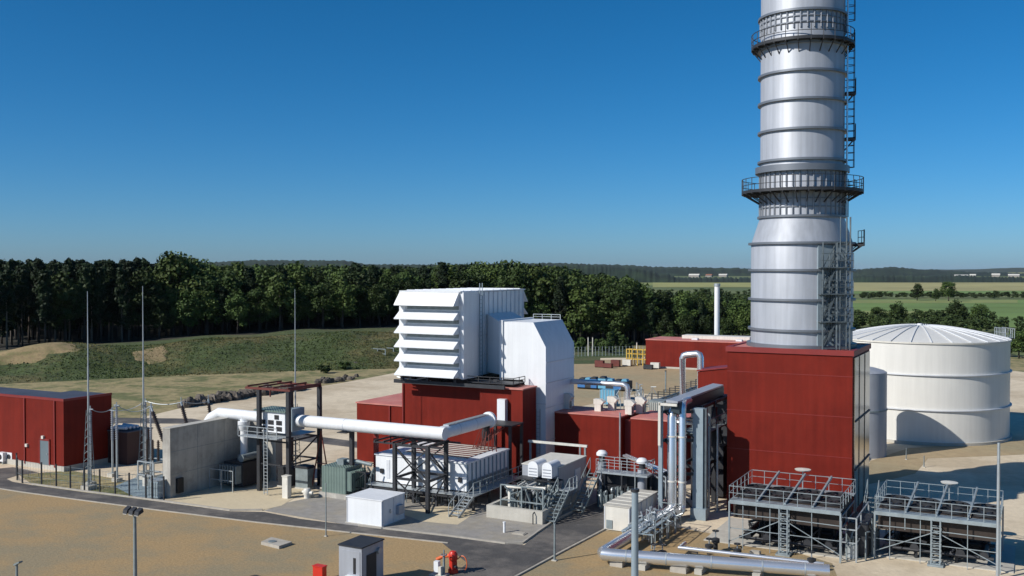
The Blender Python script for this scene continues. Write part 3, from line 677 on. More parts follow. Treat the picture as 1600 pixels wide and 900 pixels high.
# filter house
fu0, fu1, fv0, fv1, fz0, fz1 = -56.3, -49.3, 82.3, 96.0, 9.4, 17.75
t = thing('filter_house', 'tall white air intake filter house with rows of sloping rain hoods', 'air intake', (-52.8, 89, 9.4))
part('casing', MB().box(fu0+.1, fu1, fv0+.1, fv1-.1, fz0, fz1), M['white'], t)
part('casing_ribs', (lambda m: [m.box(fu1+.003, fu1+.09, v-.05, v+.05, fz0+.05, fz1-.02) for v in [83.3+.95*k for k in range(14)]] and [m.box(fu1+.003, fu1+.07, fv0+.2, fv1-.2, z-.04, z+.04) for z in (11.4, 13.4, 15.4)] and m)(MB()), M['white_seam'], t)
part('corner_bay', MB().box(fu1+.003, fu1+.35, fv0+.15, 85.3, fz0-.05, fz1+.03), M['white'], t)
rows = 6; pitch = (fz1-fz0)/rows
hh, pr = .78, 1.0
mb_s = []
for k in range(rows):
    zt = fz1-.02-k*pitch; top = (k == 0); H_ = 1.35 if top else .82
    z_hi = zt+.12 if top else zt-.38; z_lo = z_hi-H_
    mb = MB().prism([(fv0+.09, z_hi), (fv0+.09, z_hi-.08), (fv0-pr, z_lo-.05), (fv0-pr, z_lo+.04)], 'u', fu0+.0, fu1-.1)
    for uu in (fu0+.0, fu1-.13): mb.prism([(fv0+.09, z_hi-.09), (fv0-pr+.03, z_lo-.04), (fv0+.09, z_lo-.04)], 'u', uu, uu+.03)
    part('rain_hood', mb, M['white'], t)
    mb = MB().prism([(fu0+.09, z_hi), (fu0+.09, z_hi-.08), (fu0-pr*.62, z_lo-.05), (fu0-pr*.62, z_lo+.04)], 'v', fv0+.1, fv1-.1)
    for vv in (fv0+.1, fv1-.13): mb.prism([(fu0+.09, z_hi-.09), (fu0-pr*.62+.03, z_lo-.04), (fu0+.09, z_lo-.04)], 'v', vv, vv+.03)
    part('rain_hood', mb, M['white'], t)
    mb = MB().prism([(fv1-.09, z_hi), (fv1-.09, z_hi-.08), (fv1+pr, z_lo-.05), (fv1+pr, z_lo+.04)], 'u', fu0+.05, fu1-.1)
    part('rain_hood', mb, M['white'], t)
    part('filter_bank', MB().box(fu0+.9, fu1-.15, fv0+.04, fv0+.096, z_lo-.42 if k < 5 else z_lo-.1, z_lo+.25), M['dark_steel'] if 0 else M['galv_dull'], t)
part('corner_post', MB().box(fu0-.02, fu0+.75, fv0-.02, fv0+.096, fz0, fz1-1.4), M['white'], t)
part('roof', MB().box(fu0-.02, fu1+.1, fv0-.02, fv1+.02, fz1+.04, fz1+.14), M['white'], t)
mb = MB()
for k in range(9): mb.box(fu0+.2, fu1-.2, fv0+1+k*1.5, fv0+1.1+k*1.5, fz1+.145, fz1+.22)
part('roof_ribs', mb, M['white_seam'], t)
part('ladder', (lambda m: [m.bar((fu1+.5, 85.6+e*.25, fz0), (fu1+.5, 85.6+e*.25, fz1+.9), .06) for e in (-1, 1)] and [m.bar((fu1+.5, 85.35, fz0+.4*k), (fu1+.5, 85.85, fz0+.4*k), .04) for k in range(21)] and m)(MB()), M['blue_grey'], t)
# intake duct
t = thing('intake_duct', 'white boxy intake duct stepping down from the filter house to the ground', 'duct', (-43, 86))
prof = [(-46.6, 14.85), (-43.2, 14.85), (-41.85, 12.5), (-41.85, -.1), (-43.65, -.1), (-43.65, 7.75), (-44.3, 9.2), (-46.6, 9.2)]
part('duct_body', MB().prism(prof, 'v', 86.0, 92.6), M['white'], t)
part('transition', MB().add([(-46.59,86.4,9.5),(-46.59,92.2,9.5),(-46.59,92.2,14.5),(-46.59,86.4,14.5),(-49.2,87.6,9.6),(-49.2,93,9.6),(-49.2,93,15.5),(-49.2,87.6,15.5)], [(0,1,2,3),(7,6,5,4),(0,3,7,4),(1,5,6,2),(3,2,6,7),(0,4,5,1)]), M['white'], t)
part('flange', MB().box(-46.85, -46.5, 85.85, 92.75, 9.1, 15.0), M['white'], t)
for z in (11.0, 9.0, 6.6, 3.4): part('panel_seam', MB().box(-41.845, -41.80, 86.0, 92.6, z-.04, z+.04), M['white_seam'], t)
part('collar_seam', MB().box(-43.7, -41.8, 85.93, 85.996, 6.95, 7.05), M['white_seam'], t)
part('access_ladder', (lambda m: [m.bar((-42.6+e*.2, 85.85, 1), (-42.6+e*.2, 85.85, 6.5), .05) for e in (-1, 1)] and [m.bar((-42.8, 85.85, 1+.4*k), (-42.4, 85.85, 1+.4*k), .035) for k in range(14)] and m)(MB()), M['galv'], t)
part('roof_rail', MB().rail([(-46.4, 92.4), (-43.3, 92.4)], 14.85, .5, 1, .05), M['galv'], t)

# ------------------------------------------------------------------ long low red building with rooftop vents
lu0, lu1, lv0, lv1 = Pv(864, 88), Pv(1062, 88), 88.0, 92.6
t = thing('low_red_building', 'long low red cladded building between white duct and pipe rack', 'building', (lu0, lv0))
gap = Pv(972, 88); gap2 = Pv(986, 88)
part('wall', MB().box(lu0, gap, lv0, lv1, -.2, 5.9), M['red'], t)
part('recess_wall', MB().box(gap+.001, gap2-.001, lv0+.8, lv1-.2, -.2, 5.6), M['red_trim'], t)
part('end_wall', MB().box(gap2, lu1, lv0, lv1+.8, -.2, 5.85), M['red'], t)
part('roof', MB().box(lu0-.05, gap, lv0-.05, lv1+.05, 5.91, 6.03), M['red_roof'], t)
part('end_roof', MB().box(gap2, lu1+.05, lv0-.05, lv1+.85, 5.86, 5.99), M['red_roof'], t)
part('downpipe', MB().tube([(gap-.1, lv0-.2, .2), (gap-.1, lv0-.2, 6.4)], .09), M['galv'], t)
def vent(u, v, z, h, r, lab):
    t = thing('roof_vent', lab, 'vent', (u, v, z), 'white vents on the low red roof')
    part('stand', MB().box(u-r, u+r, v-r, v+r, z, z+h*.6), M['cream'], t)
    part('hood', MB().prism([(u-r*1.3, z+h*.6), (u+r*1.3, z+h*.6), (u+r*1.9, z+h*.8), (u+r*.8, z+h), (u-r*1.3, z+h)], 'v', v-r*1.05, v+r*1.05), M['cream'], t)
    part('grille', MB().box(u+r*1.0, u+r*1.05, v-r*.7, v+r*.7, z+.1, z+h*.5), M['door_grey'], t)
for x, vv, lab, h in ((887, 90.5, 'white roof vent nearest the white duct', 1.9), (936, 90.4, 'white roof vent left of the pair on the low red roof', 1.5), (957, 91.6, 'white roof vent behind the left bend of the silver pipe', 1.7),
                   (984, 89.9, 'white roof vent beside the gap in the low red building', 1.7), (1001, 91.2, 'white roof vent nearest the pipe rack', 1.9)):
    u = Pv(x, vv); vent(u, vv, 6.0, h*.82, .33, lab)
q0 = (*P(895, 603, 8.9), 8.9); q1 = (Pv(980, 91.8), 91.8, 8.6)
solo('silver_pipe', 'horizontal silver pipe bending down onto the low red roof', 'pipe', MB().tube([(-41.8, 92.0, 8.6), (q1[0]-.5, 92.0, 8.6), (q1[0]-.1, 92.0, 8.45), (q1[0], 92.0, 8.1), (q1[0], 92.0, 6.02)], .27, 12), M['silver'], (q1[0], 92, 6))
# inverted U pipe and small red block behind
ua, ub = Pv(1067, 97), Pv(1095, 97)
solo('looped_pipe', 'tall silver pipe loop shaped like an upturned U', 'pipe', MB().tube([(ua, 97, 0), (ua, 97, 10.95), (ua+.12, 97, 11.25), (ua+.4, 97, 11.35), (ub-.4, 97, 11.5), (ub-.1, 97, 11.4), (ub, 97, 11.1), (ub, 97, 0)], [.34]*8, 12), M['silver'], (ua, 97))
t = thing('stair_block', 'small red block leaning against the left side of the boiler house', 'building', (-28, 95))
b0 = Pv(1091, 95)
part('wall', MB().prism([(b0, -.1), (b0, 9.9), (-24.2, 10.7), (-24.2, -.1)], 'v', 95, 98.5), M['red'], t)
part('roof', MB().prism([(b0-.1, 9.93), (-24.2, 10.73), (-24.2, 10.86), (b0-.1, 10.06)], 'v', 94.9, 98.6), M['red_trim'], t)
# far red building with thin chimney
fl = P(1009, 574); Yf = fl[1]
t = thing('workshop_building', 'distant long red building with a pale roof beside the wood', 'building', (fl[0], fl[1]))
part('wall', MB().box(fl[0], fl[0]+26, fl[1], fl[1]+9, -.1, 5.6), M['red'], t)
part('roof', MB().box(fl[0]-.1, fl[0]+26.1, fl[1]-.1, fl[1]+9.1, 5.62, 5.8), M['red_roof'], t)
part('roof_upstand', MB().box(fl[0]+6, fl[0]+20, fl[1]+5, fl[1]+8.5, 5.82, 6.5), M['cream'], t)
part('plinth', MB().box(fl[0]-.05, fl[0]+26.05, fl[1]-.06, fl[1]-.003, 0, .35), M['concrete_lt'], t)
for k in (9, 18): part('skylight', MB().box(fl[0]+k, fl[0]+k+1.2, fl[1]+2, fl[1]+3, 5.81, 6.15), M['white'], t)
cX = (1120.5-800)/FPX*212; uq = UV(cX, 212)
t = thing('thin_chimney', 'slender white chimney standing behind the distant red building', 'chimney', uq)
part('shaft', MB().cyl(uq[0], uq[1], 0, zat(447, 212), .55, 20), M['white'], t)
part('cap', MB().ring(uq[0], uq[1], zat(447, 212)-.02, zat(443, 212), .4, .68, 20), M['galv'], t)

# ------------------------------------------------------------------ pipe rack between low building and boiler house
t = thing('pipe_rack', 'tall grey blue steel pipe rack with a covered duct on top', 'pipe rack', (-25, 75))
part('top_duct', MB().prism([(-25.9, 9.45), (-24.95, 9.45), (-24.95, 9.6), (-25.9, 9.68)], 'v', 75.0, 87.9), M['grey_panel'], t)
part('end_portal', MB().bar((-26.45, 75.05, 6.0), (-26.45, 75.05, 9.44), .2).bar((-26.5, 75.05, 9.3), (-25, 75.05, 9.3), .2), M['cream'], t)
part('duct_shaded_side', MB().prism([(-25.6, 8.75), (-24.9, 8.55), (-24.9, 9.43), (-25.6, 9.43)], 'v', 75.3, 87.9), mat('painted_duct_shade', (.03, .045, .055), .5, .2), t)  # right side of the duct, its shade painted in as dark blue
cU = Pv(1083, 76.8); part('column', MB().box(cU, cU+.85, 76.8, 77.4, 0, 8.9), M['blue_grey'], t)
part('column', MB().box(-26.6, -26.3, 75.2, 75.5, 0, 9.44), M['blue_grey'], t)
for v in (79.5, 83, 86.6): 
    part('column', MB().box(-24.6, -24.2, v, v+.4, 0, 8.19), M['dark_steel'], t)
    part('column', MB().box(-26.4, -26.1, v, v+.3, 0, 8.74), M['dark_steel'], t)
mb = MB()
for z in (3.6, 6.3, 8.6):
    mb.bar((-26.4, 76.0, z), (cU+.4, 77.0, z), .14, .25)
    for v in (79.7, 83.2, 86.8): mb.bar((-26.3, v, z), (-24.2, v, z), .16, .24)
    mb.bar((cU+.4, 77.2, z), (-24.4, 79.9, z), .14, .2); mb.bar((-24.4, 79.6, z), (-24.4, 87.8, z), .16, .25); mb.bar((-26.3, 75.6, z+.001), (-26.3, 87.8, z+.001), .14, .22)
for z0, z1 in ((.5, 3.5), (3.7, 6.2), (6.4, 8.5)): mb.bar((-26.3, 76.0, z1), (cU+.2, 76.9, z0), .13)
for z0, z1 in ((.3, 3.5), (3.7, 8.4)): mb.bar((-24.4, 79.8, z0), (-24.4, 83.2, z1), .12); mb.bar((-24.4, 86.6, z0), (-24.4, 83.2, z1), .12)
part('bracing', mb, M['dark_steel'], t)
mb = MB(); mb.tube([(Pv(1109, 78.5), 78.5, 0), (Pv(1109, 78.5), 78.5, 8.2), (-24.3, 79.2, 8.4)], .1, 8); mb.tube([(Pv(1122, 80), 80, 0), (Pv(1122, 80), 80, 7.2)], .09, 8)
part('thin_pipes', mb, M['galv'], t)
part('cabinet', MB().box(-25.4, -24.2, 80.2, 81.6, 5.0, 7.2), M['galv_dull'], t)
part('bay_shade_box', MB().box(-27.2, -22.9, 88.0, 89.3, 0, 8.6), M['dark_steel'], t)  # dark box added to fill in the shaded bay behind the rack
part('column_shade_strip', MB().box(cU+.851, cU+1.1, 76.95, 77.3, 0, 8.9), M['tower_steel'], t)  # dark strip added as the shaded right face of the column
part('column_foot', MB().box(cU-.12, cU+1.15, 76.6, 77.6, 0, .9), M['blue_grey'], t)
part('bay_shade_panel', MB().box(-25.3, -24.0, 84.6, 86.2, .2, 4.6), M['dark_steel'], t)  # dark panel standing in for shade inside the bay
for k, (z, r) in enumerate(((7.9, .12), (7.4, .15))): part('cross_pipe', MB().tube([(-26.6, 77.5+k, z), (-23.4, 77.5+k, z)], r, 8), M['silver'], t)
part('deck', MB().box(-25.9, -23.9, 79, 85, 6.45, 6.53).rail([(-23.9, 79), (-23.9, 85)], 6.53, 1.0, 1.5, .05), M['galv_dull'], t)
# two upright silver pipes
vu, vv_ = P(1050, 797, .7)
for dx, r, zt, lab in ((0, .40, 8.6, 'thick silver riser pipe, left one of the two beside the blue column'), (.85, .30, 9.4, 'slimmer silver riser pipe, right one of the two beside the blue column')):
    u = vu+dx; t = thing('riser_pipe', lab, 'pipe', (u, vv_), 'silver riser pipes at the pipe rack')
    part('pipe_run', MB().tube([(u, vv_-12.5+dx*2, 0.75), (u, vv_-.5, .75), (u, vv_-.12, .85), (u, vv_, 1.2), (u, vv_, zt-.5), (u-.0, vv_+.15, zt-.12), (u, vv_+.5, zt), (u, vv_+1.6, zt)], r, 14) if 0 else MB().tube([(u, vv_-.9, .75), (u, vv_-.35, .78), (u, vv_-.08, .95), (u, vv_, 1.3), (u, vv_, zt-.5), (u, vv_+.15, zt-.12), (u, vv_+.5, zt), (u, vv_+1.6, zt)], r, 14), M['silver'], t)
    for z in (3.0, 6.6): part('clamp', MB().ring(u, vv_, z, z+.12, r-.01, r+.04, 16), M['cream'], t)

# ------------------------------------------------------------------ big foreground pipe and small pipework
e0 = (*P(1052, 797, .75), .75); e1 = (*P(946, 862, .75), .75); e2 = (*P(955, 868, .75), .75); e3 = (*P(1296, 892, .75), .75)
def lerp(a, b, t_): return tuple(a[i]+(b[i]-a[i])*t_ for i in range(3))
ex = (*P(938, 866, .75), .75)
pts = [e0, lerp(e0, ex, .90), lerp(e0, ex, .965), lerp(ex, e3, .02), lerp(ex, e3, .06), e3]
t = thing('ground_pipe', 'thick shiny silver pipe running along the ground with a square bend', 'pipe', ex[:2])
run = part('pipe_run', MB().tube(pts, .42, 18), M['silver'], t)
for k in (.12, .3, .5, .72, .9):
    p = lerp(ex, e3, k); d = Vector(lerp(ex, e3, 1))-Vector(ex); d.normalize(); part('seam_band', MB().tube([Vector(p)-d*.05, Vector(p)+d*.05], .435, 18), M['galv'], run)
for k in (.3, .6): p = lerp(e0, ex, k); d = (Vector(ex)-Vector(e0)).normalized(); part('seam_band', MB().tube([Vector(p)-d*.05, Vector(p)+d*.05], .435, 18), M['galv'], run)
for k in (.2, .45, .7, .93): p = lerp(ex, e3, k); part('saddle', MB().box(p[0]-.25, p[0]+.25, p[1]-.5, p[1]+.5, 0, .35), M['concrete_lt'], t)
a0 = (*P(1062, 856, .5), .5); a1 = (*P(1285, 881, .5), .5)
t = thing('feed_pipe', 'thinner silver pipe running behind the thick ground pipe', 'pipe', a0[:2])
part('pipe_run', MB().tube([(a0[0], a0[1]+1.2, .5), a0, a1, (a1[0], a1[1]+.2, .1)], .16, 12), M['silver'], t)
for k in (.1, .4, .7): p = lerp(a0, a1, k); part('trestle', MB().bar((p[0]-.3, p[1], 0), (p[0]-.3, p[1], .4), .08).bar((p[0]+.3, p[1], 0), (p[0]+.3, p[1], .4), .08).bar((p[0]-.35, p[1], .32), (p[0]+.35, p[1], .32), .08), M['dark_steel'], t)
for x, y, wd, lab in ((965, 884, .9, 'flat pale concrete block under the pipe bend'), (1062, 893, 1.1, 'pale concrete block left below the thick ground pipe'), (1180, 868, .7, 'small pale block between the two silver pipes'), (1010, 878, .6, 'small pale block beside the tall foreground pole')):
    u, v = P(x, y); solo('concrete_block', lab, 'block', MB().box(u-wd/2, u+wd/2, v-wd*.35, v+wd*.35, -.02, .3).box(u-wd/2+.05, u+wd/2-.05, v-wd*.35+.05, v+wd*.35-.05, .301, .34), M['kerb'], (u, v))
# pair of pinkish pipes running back
for k, (xa, ya, xb, yb, lab) in enumerate(((1012, 812, 1052, 786, 'pinkish pipe on the ground right of the cream container, outer of two'), (1003, 808, 1040, 784, 'pinkish pipe on the ground beside the cream container, inner of two'))):
    p, q = (*P(xa, ya, .7), .7), (*P(xb, yb, .7), .7); solo('lagged_pipe', lab, 'pipe', MB().tube([p, q], .24, 10), M['pinkpipe'], p[:2])
def wheel_valve(u, v, lab, h=1.1):
    t = thing('valve', lab, 'valve', (u, v), 'valves in the right foreground pipework')
    part('body', MB().cyl(u, v, 0, h*.5, .17, 10).lathe(u, v, [(.0, h*.35), (.3, h*.45), (.3, h*.62), (0, h*.7)], 10), M['dark_steel'], t)
    part('stem', MB().cyl(u, v, h*.68, h, .045, 8), M['galv'], t)
    part('handwheel', MB().ring(u, v, h-.04, h+.02, .17, .24, 14).bar((u-.2, v, h-.01), (u+.2, v, h-.01), .03), M['dark_steel'], t)
for x, y, lab, h in ((1118, 862, 'tallest dark valve behind the thick ground pipe', 1.5), (1108, 866, 'dark valve just left of the tallest one', 1.1), (1152, 872, 'dark valve between the two silver pipes, left of centre', 1.0), (1268, 890, 'dark valve near the right end of the thick ground pipe', 1.2), (1022, 880, 'dark valve on the pipe beside the tall foreground pole', 1.3), (1035, 878, 'dark valve right of the one beside the tall pole', 1.2)):
    wheel_valve(*P(x, y), lab, h)
# valve skid of bluish steel
c = P(1035, 845)
t = thing('valve_skid', 'bluish steel skid with cable trays and handrails beside the pipe bend', 'skid', c)
mb = MB()
for k in range(4): mb.box(c[0]-2.2+k*.55, c[0]-1.9+k*.55, c[1]-2.5, c[1]+3.2, 1.05+.02*k, 1.12+.02*k)
for k in range(6): mb.box(c[0]-2.3, c[0]+.1, c[1]-2.4+k*1.1, c[1]-2.3+k*1.1, .95, 1.04)
part('cable_tray', mb, M['blue_grey'], t)
mb = MB()
for du in (-2.2, 0):
    for k in range(4): mb.bar((c[0]+du, c[1]-2.3+k*1.8, 0), (c[0]+du, c[1]-2.3+k*1.8, 1.0), .09)
part('frame_legs', mb, M['galv_dull'], t)
part('handrail', MB().rail([(c[0]+.3, c[1]-2.4), (c[0]+.3, c[1]+3.4), (c[0]-1.5, c[1]+3.4)], .1, 1.9, 1.4, .05), M['galv_dull'], t)
mb = MB(); rr = random.Random(5)
for k in range(34):
    u = c[0]-2+rr.random()*2.4; v = c[1]-2+rr.random()*4.5; mb.tube([(u, v, .2), (u, v, 1.2+rr.random()*.8), (u+rr.uniform(-.6, .6), v+rr.uniform(-.6, .6), 1.3+rr.random()*.6)], .055, 6)
part('small_pipes', mb, M['galv'], t)
# pipe support frame behind the cream container
f0 = P(1040, 800); 
t = thing('pipe_support', 'slim galvanised portal frame carrying pipes in front of the low red building', 'frame', f0)
fr0, fr1 = P(1003, 778), P(1040, 803)
mb = MB(); 
for p in (fr0, fr1, (fr0[0]+.3, fr0[1]+2.4), (fr1[0]+.3, fr1[1]+2.4)): mb.bar((*p, 0), (*p, 3.0), .09)
for z in (3.0, 2.6): mb.bar((*fr0, z), (*fr1, z), .1); mb.bar((*fr1, z), (fr1[0]+.3, fr1[1]+2.4, z), .09); mb.bar((*fr0, z), (fr0[0]+.3, fr0[1]+2.4, z), .09)
part('portal', mb, M['galv'], t)
part('pipe_run', MB().tube([(fr0[0]-2.5, fr0[1]+2, 3.15), (fr1[0], fr1[1]+.8, 3.15), (fr1[0]+1.5, fr1[1]+.8, 3.15)], .12, 8).tube([(fr0[0]-2.5, fr0[1]+2.6, 3.15), (fr1[0], fr1[1]+1.4, 3.15), (fr1[0]+1.5, fr1[1]+1.4, 3.15)], .09, 8), M['silver'], t)

# ------------------------------------------------------------------ fin fan cooler platforms (two)
def cooler(u0, u1, v0, v1, zd, lab, name='cooler_platform'):
    t = thing(name, lab, 'cooler', ((u0+u1)/2, (v0+v1)/2), 'air cooler platforms at the lower right')
    bays = 4; bw = (u1-u0)/bays
    mb = MB().box(u0, u1, v0, v0+.9, zd-.06, zd).box(u0, u1, v1-.9, v1, zd-.06, zd).box(u0, u0+.7, v0+.9, v1-.9, zd-.06, zd-.001)
    for v in (v0, v1): mb.bar((u0, v, zd-.15), (u1, v, zd-.15), .1, .22)
    part('deck', mb, M['platform_steel'], t)
    part('railing', MB().rail([(u0, v0), (u1, v0), (u1, v1), (u0, v1), (u0, v0)], zd, 1.0, 1.0, .04), M['platform_steel'], t)
    for k in range(bays):
        a, b = u0+k*bw+.12, u0+(k+1)*bw-.12
        fb = part('fin_bundle', MB().box(a, b, v0+1.0, v1-1.0, zd-1.45, zd+.05), mat('fin_bundle_brown', (.035, .025, .02), .7, .2, .2, 2) if k == 0 and 'left' in lab else (bpy.data.materials.get('fin_bundle_brown') or M['dark_steel']), t)
        mb = MB()
        for q in range(2):
            vc = v0+1.0+(v1-v0-2)*(q+.5)/2; mb.ring((a+b)/2, vc, zd+.055, zd+.22, min(bw, (v1-v0-2)/2)*.42, min(bw, (v1-v0-2)/2)*.45, 22)
            for j in range(3):
                an = j*pi/3; rr_ = min(bw, (v1-v0-2)/2)*.4; mb.bar(((a+b)/2-rr_*cos(an), vc-rr_*sin(an), zd+.15), ((a+b)/2+rr_*cos(an), vc+rr_*sin(an), zd+.15), .16, .03)
        part('fan', mb, M['dark_steel'] , fb)
        part('header_box', MB().box(a, b, v0+.92, v0+.995, zd-1.3, zd-.1), bpy.data.materials['fin_bundle_brown'], fb)
    for k in (1, 2, 3): u = u0+k*bw; part('inclined_strut', MB().bar((u, v0+.4, zd), (u+.3, v1-.6, zd+1.15), .12, .18), M['platform_steel'], t)
    cols = [(u0, v0), (u0+2*bw, v0+.2), (u1, v0), (u0, v1), (u0+2*bw, v1), (u1, v1)]
    for i, (u, v) in enumerate(cols): 
        w_ = .28 if i in (1, 4) else .11
        if w_ > .2:
            mb = MB()
            for a in (-1, 1):
                for b in (-1, 1): mb.bar((u+a*w_, v+b*w_, 0), (u+a*w_, v+b*w_, zd-.2), .08)
            for z in [.15+.35*q for q in range(int((zd-.3)/.35))]:
                for a in (-1, 1): mb.bar((u+a*w_, v-w_, z), (u+a*w_, v+w_, z), .05); mb.bar((u-w_, v+a*w_, z), (u+w_, v+a*w_, z), .05)
            mb.box(u-.5, u+.5, v-.5, v+.5, 0, .12)
        else: mb = MB().bar((u, v, 0), (u, v, zd-.1), w_)
        part('leg', mb, M['platform_steel'], t)
    mb = MB()
    for v in (v0+.05, v1):
        um = u0+2*bw
        for zz1, zz0 in ((zd-1.0, zd-1.6), (zd-1.9, zd-2.6)):
            pass
        mb.bar((u0, v, .5), (um, v, zd-1.0), .05); mb.bar((u1, v, .5), (um, v, zd-1.0), .05)
        mb.bar((u0, v, zd-1.0), (um, v, zd-.95), .05) ; mb.bar((u1, v, zd-1.0), (um, v, zd-.95), .05)
        if v < v1: mb.bar((u0, v, zd*.42), (u1, v, zd*.42), .045)
        for k in (1, 3): mb.bar((u0+k*bw, v, zd-.2), (u0+k*bw, v, zd-1.1), .05)
    part('bracing', mb, M['platform_steel'], t)
    part('plenum_skirt', MB().box(u0+.15, u1-.15, v0+.55, v0+.62, zd-1.35, zd-.12), bpy.data.materials['fin_bundle_brown'], t)
    for k in (1, 3, 6):
        if k != 4: part('rod', MB().bar((u0+k*(u1-u0)/8, v0+.1, 0), (u0+k*(u1-u0)/8, v0+.1, zd-.1), .045), M['platform_steel'], t)
    mb = MB()
    rq = random.Random(int(u0*10))
    for k in range(26): a = u0+.5+rq.random()*(u1-u0-1); b = v0+1+rq.random()*(v1-v0-2); mb.tube([(a, b, 0), (a, b, .4+rq.random()*1.3), (a+rq.uniform(-.9, .9), b, .5+rq.random()*1.4)], .04+rq.random()*.09, 6)
    for q in range(4): mb.tube([(u0+.4, v0+1.2+q*(v1-v0-2.4)/3, .6+.15*q), (u1-.4, v0+1.2+q*(v1-v0-2.4)/3, .6+.15*q)], .12, 8)
    for q in range(5): mb.tube([(u0+1+q*(u1-u0-2)/4, v0+1.1, .75), (u0+1+q*(u1-u0-2)/4, v1-1.1, .75)], .3, 8)
    mb.box(u0+1.2, u1-1.2, v1-2.2, v1-1.3, .1, 1.7)
    part('pipework', mb, M['dark_steel'], t)
    mb = MB()
    for k in range(7): u = u0+.8+k*(u1-u0-1.6)/6; mb.tube([(u, v1-1, .3), (u, v1-1, zd-1), ], .08, 6)
    mb.tube([(u0+.5, v1-1, .45), (u1-.5, v1-1, .45)], .2, 10)
    part('manifold', mb, M['galv_dull'], t)
    return t
cooler(Pv(1141, 69.9), -11.7, 69.9, 76.3, 3.5, 'left fan cooler platform on thin legs in front of the boiler house')
cooler(-9.8, -2.0, 72.2, 78.2, 3.3, 'right fan cooler platform on thin legs in front of the white tank')
# concrete slabs beneath
tag(mesh_obj('cooler_slab', MB().box(-21.6, -11.2, 71.0, 78.4, -.1, .06), M['concrete_lt']), kind='structure'); tag(mesh_obj('cooler_slab', MB().box(-11.18, -1.2, 72.8, 80.0, -.1, .065), M['concrete_lt']), kind='structure')
# access bay between the platforms
t = thing('access_bay', 'cluttered steel access bay between the two fan cooler platforms', 'frame', (-11.3, 74))
mb = MB()
for u in (-11.75, -10.75):
    for v in (70.5, 72.5, 76): mb.bar((u, v, 0), (u, v, 3.0), .1)
for z in (1.3, 2.2, 3.0):
    mb.bar((-11.75, 70.5, z), (-10.75, 70.5, z), .08); mb.bar((-11.75, 70.5, z), (-11.75, 76, z), .08); mb.bar((-10.75, 70.5, z), (-10.75, 76, z), .08)
part('uprights', mb, M['galv'], t)
part('stair_flight', MB().stairs((-10.75, 74.0, 0), (-10.75, 78.3, 3.2), .8, 12), M['galv_dull'], t)
mb = MB(); rr = random.Random(11)
for k in range(34): u = -11.7+rr.random()*1.8; v = 70.6+rr.random()*4.5; mb.tube([(u, v, 0), (u, v, 1+rr.random()*1.6), (u+.2, v+.4, 1.2+rr.random()*1.6)], .06, 6)
part('small_pipes', mb, M['galv_dull'], t)
part('cabinet', MB().box(-11.6, -10.2, 72.0, 75.5, .1, 2.3), M['dark_steel'], t)
part('drum', MB().cyl(-11.2, 71.7, .0, .9, .4, 16), M['galv'], t)
def platlamp(u, v, z, h, lab):
    t = thing('platform_lamp', lab, 'lamp', (u, v, z), 'flat round lamps over the cooler platforms')
    part('pole', MB().cyl(u, v, z, z+h, .05, 8), M['galv'], t); part('lamp_head', MB().lathe(u, v, [(.15, z+h), (.55, z+h+.06), (.6, z+h+.14), (0, z+h+.2)], 16), M['cream'], t)
for x, v, yt, lab in ((1256, 76.4, 734, 'flat round lamp on a pole over the left cooler platform'), (1486, 78.3, 750, 'flat round lamp on a pole over the right cooler platform')):
    u = Pv(x, v); zt = zz(yt, u, v); platlamp(u, v, 3.5 if v < 78 else 3.3, zt-3.6, lab)
# pole with arm at left back of left platform
# ------------------------------------------------------------------ cream container right
def container(name, lab, cat, u0, u1, v0, v1, z0, z1, m, roofm, ribs=True, group=None):
    t = thing(name, lab, cat, (u0, v0, z0))
    part('body', MB().box(u0, u1, v0, v1, z0, z1-.08), m, t)
    part('roof', MB().box(u0-.05, u1+.05, v0-.05, v1+.05, z1-.079, z1), roofm, t)
    if ribs:
        mb = MB()
        n = max(2, int((v1-v0)/1.2))
        for k in range(n+1): v = v0+.1+(v1-v0-.2)*k/n; mb.box(u1+.003, u1+.04, v-.04, v+.04, z0+.05, z1-.1)
        mb.box(u0+.02, u0+.08, v0-.03, v0-.003, z0, z1-.1); mb.box(u1-.08, u1-.02, v0-.03, v0-.003, z0, z1-.1)
        part('edge_ribs', mb, M['white_seam'], t)
    return t
a, b = P(943, 828)
t = container('cream_container', 'long cream container beside the junction of the asphalt lane', 'container', a, a+2.1, b+.1, b+6.3, .05, 1.95, M['cream'], M['concrete_lt'])
part('vent_grille', MB().box(a+.2, a+.7, b+.05, b+.095, .15, .8), M['galv_dull'], t)
mb = MB()
for k in range(5): mb.box(a, a+2.1, b+.7+k*1.1, b+.78+k*1.1, 1.953, 2.0)
part('roof_rib', mb, M['cream'], t)
a, b = P(541.8, 816)
t = container('small_white_container', 'small plain white container on the paving by the service road', 'container', a, a+3.4, b, b+3.1, .05, 2.1, M['white'], M['white'])
part('pedestal', MB().box(a-.1, a+3.5, b-.1, b+3.2, -.05, .048), M['concrete_lt'], t)
part('door_handle', MB().box(a+3.44, a+3.5, b+1.0, b+1.1, .9, 1.2), M['galv'], t)
part('fan_cowl', MB().box(a+3.405, a+3.7, b+1.9, b+2.6, .6, 1.3), M['grey_panel'], t)

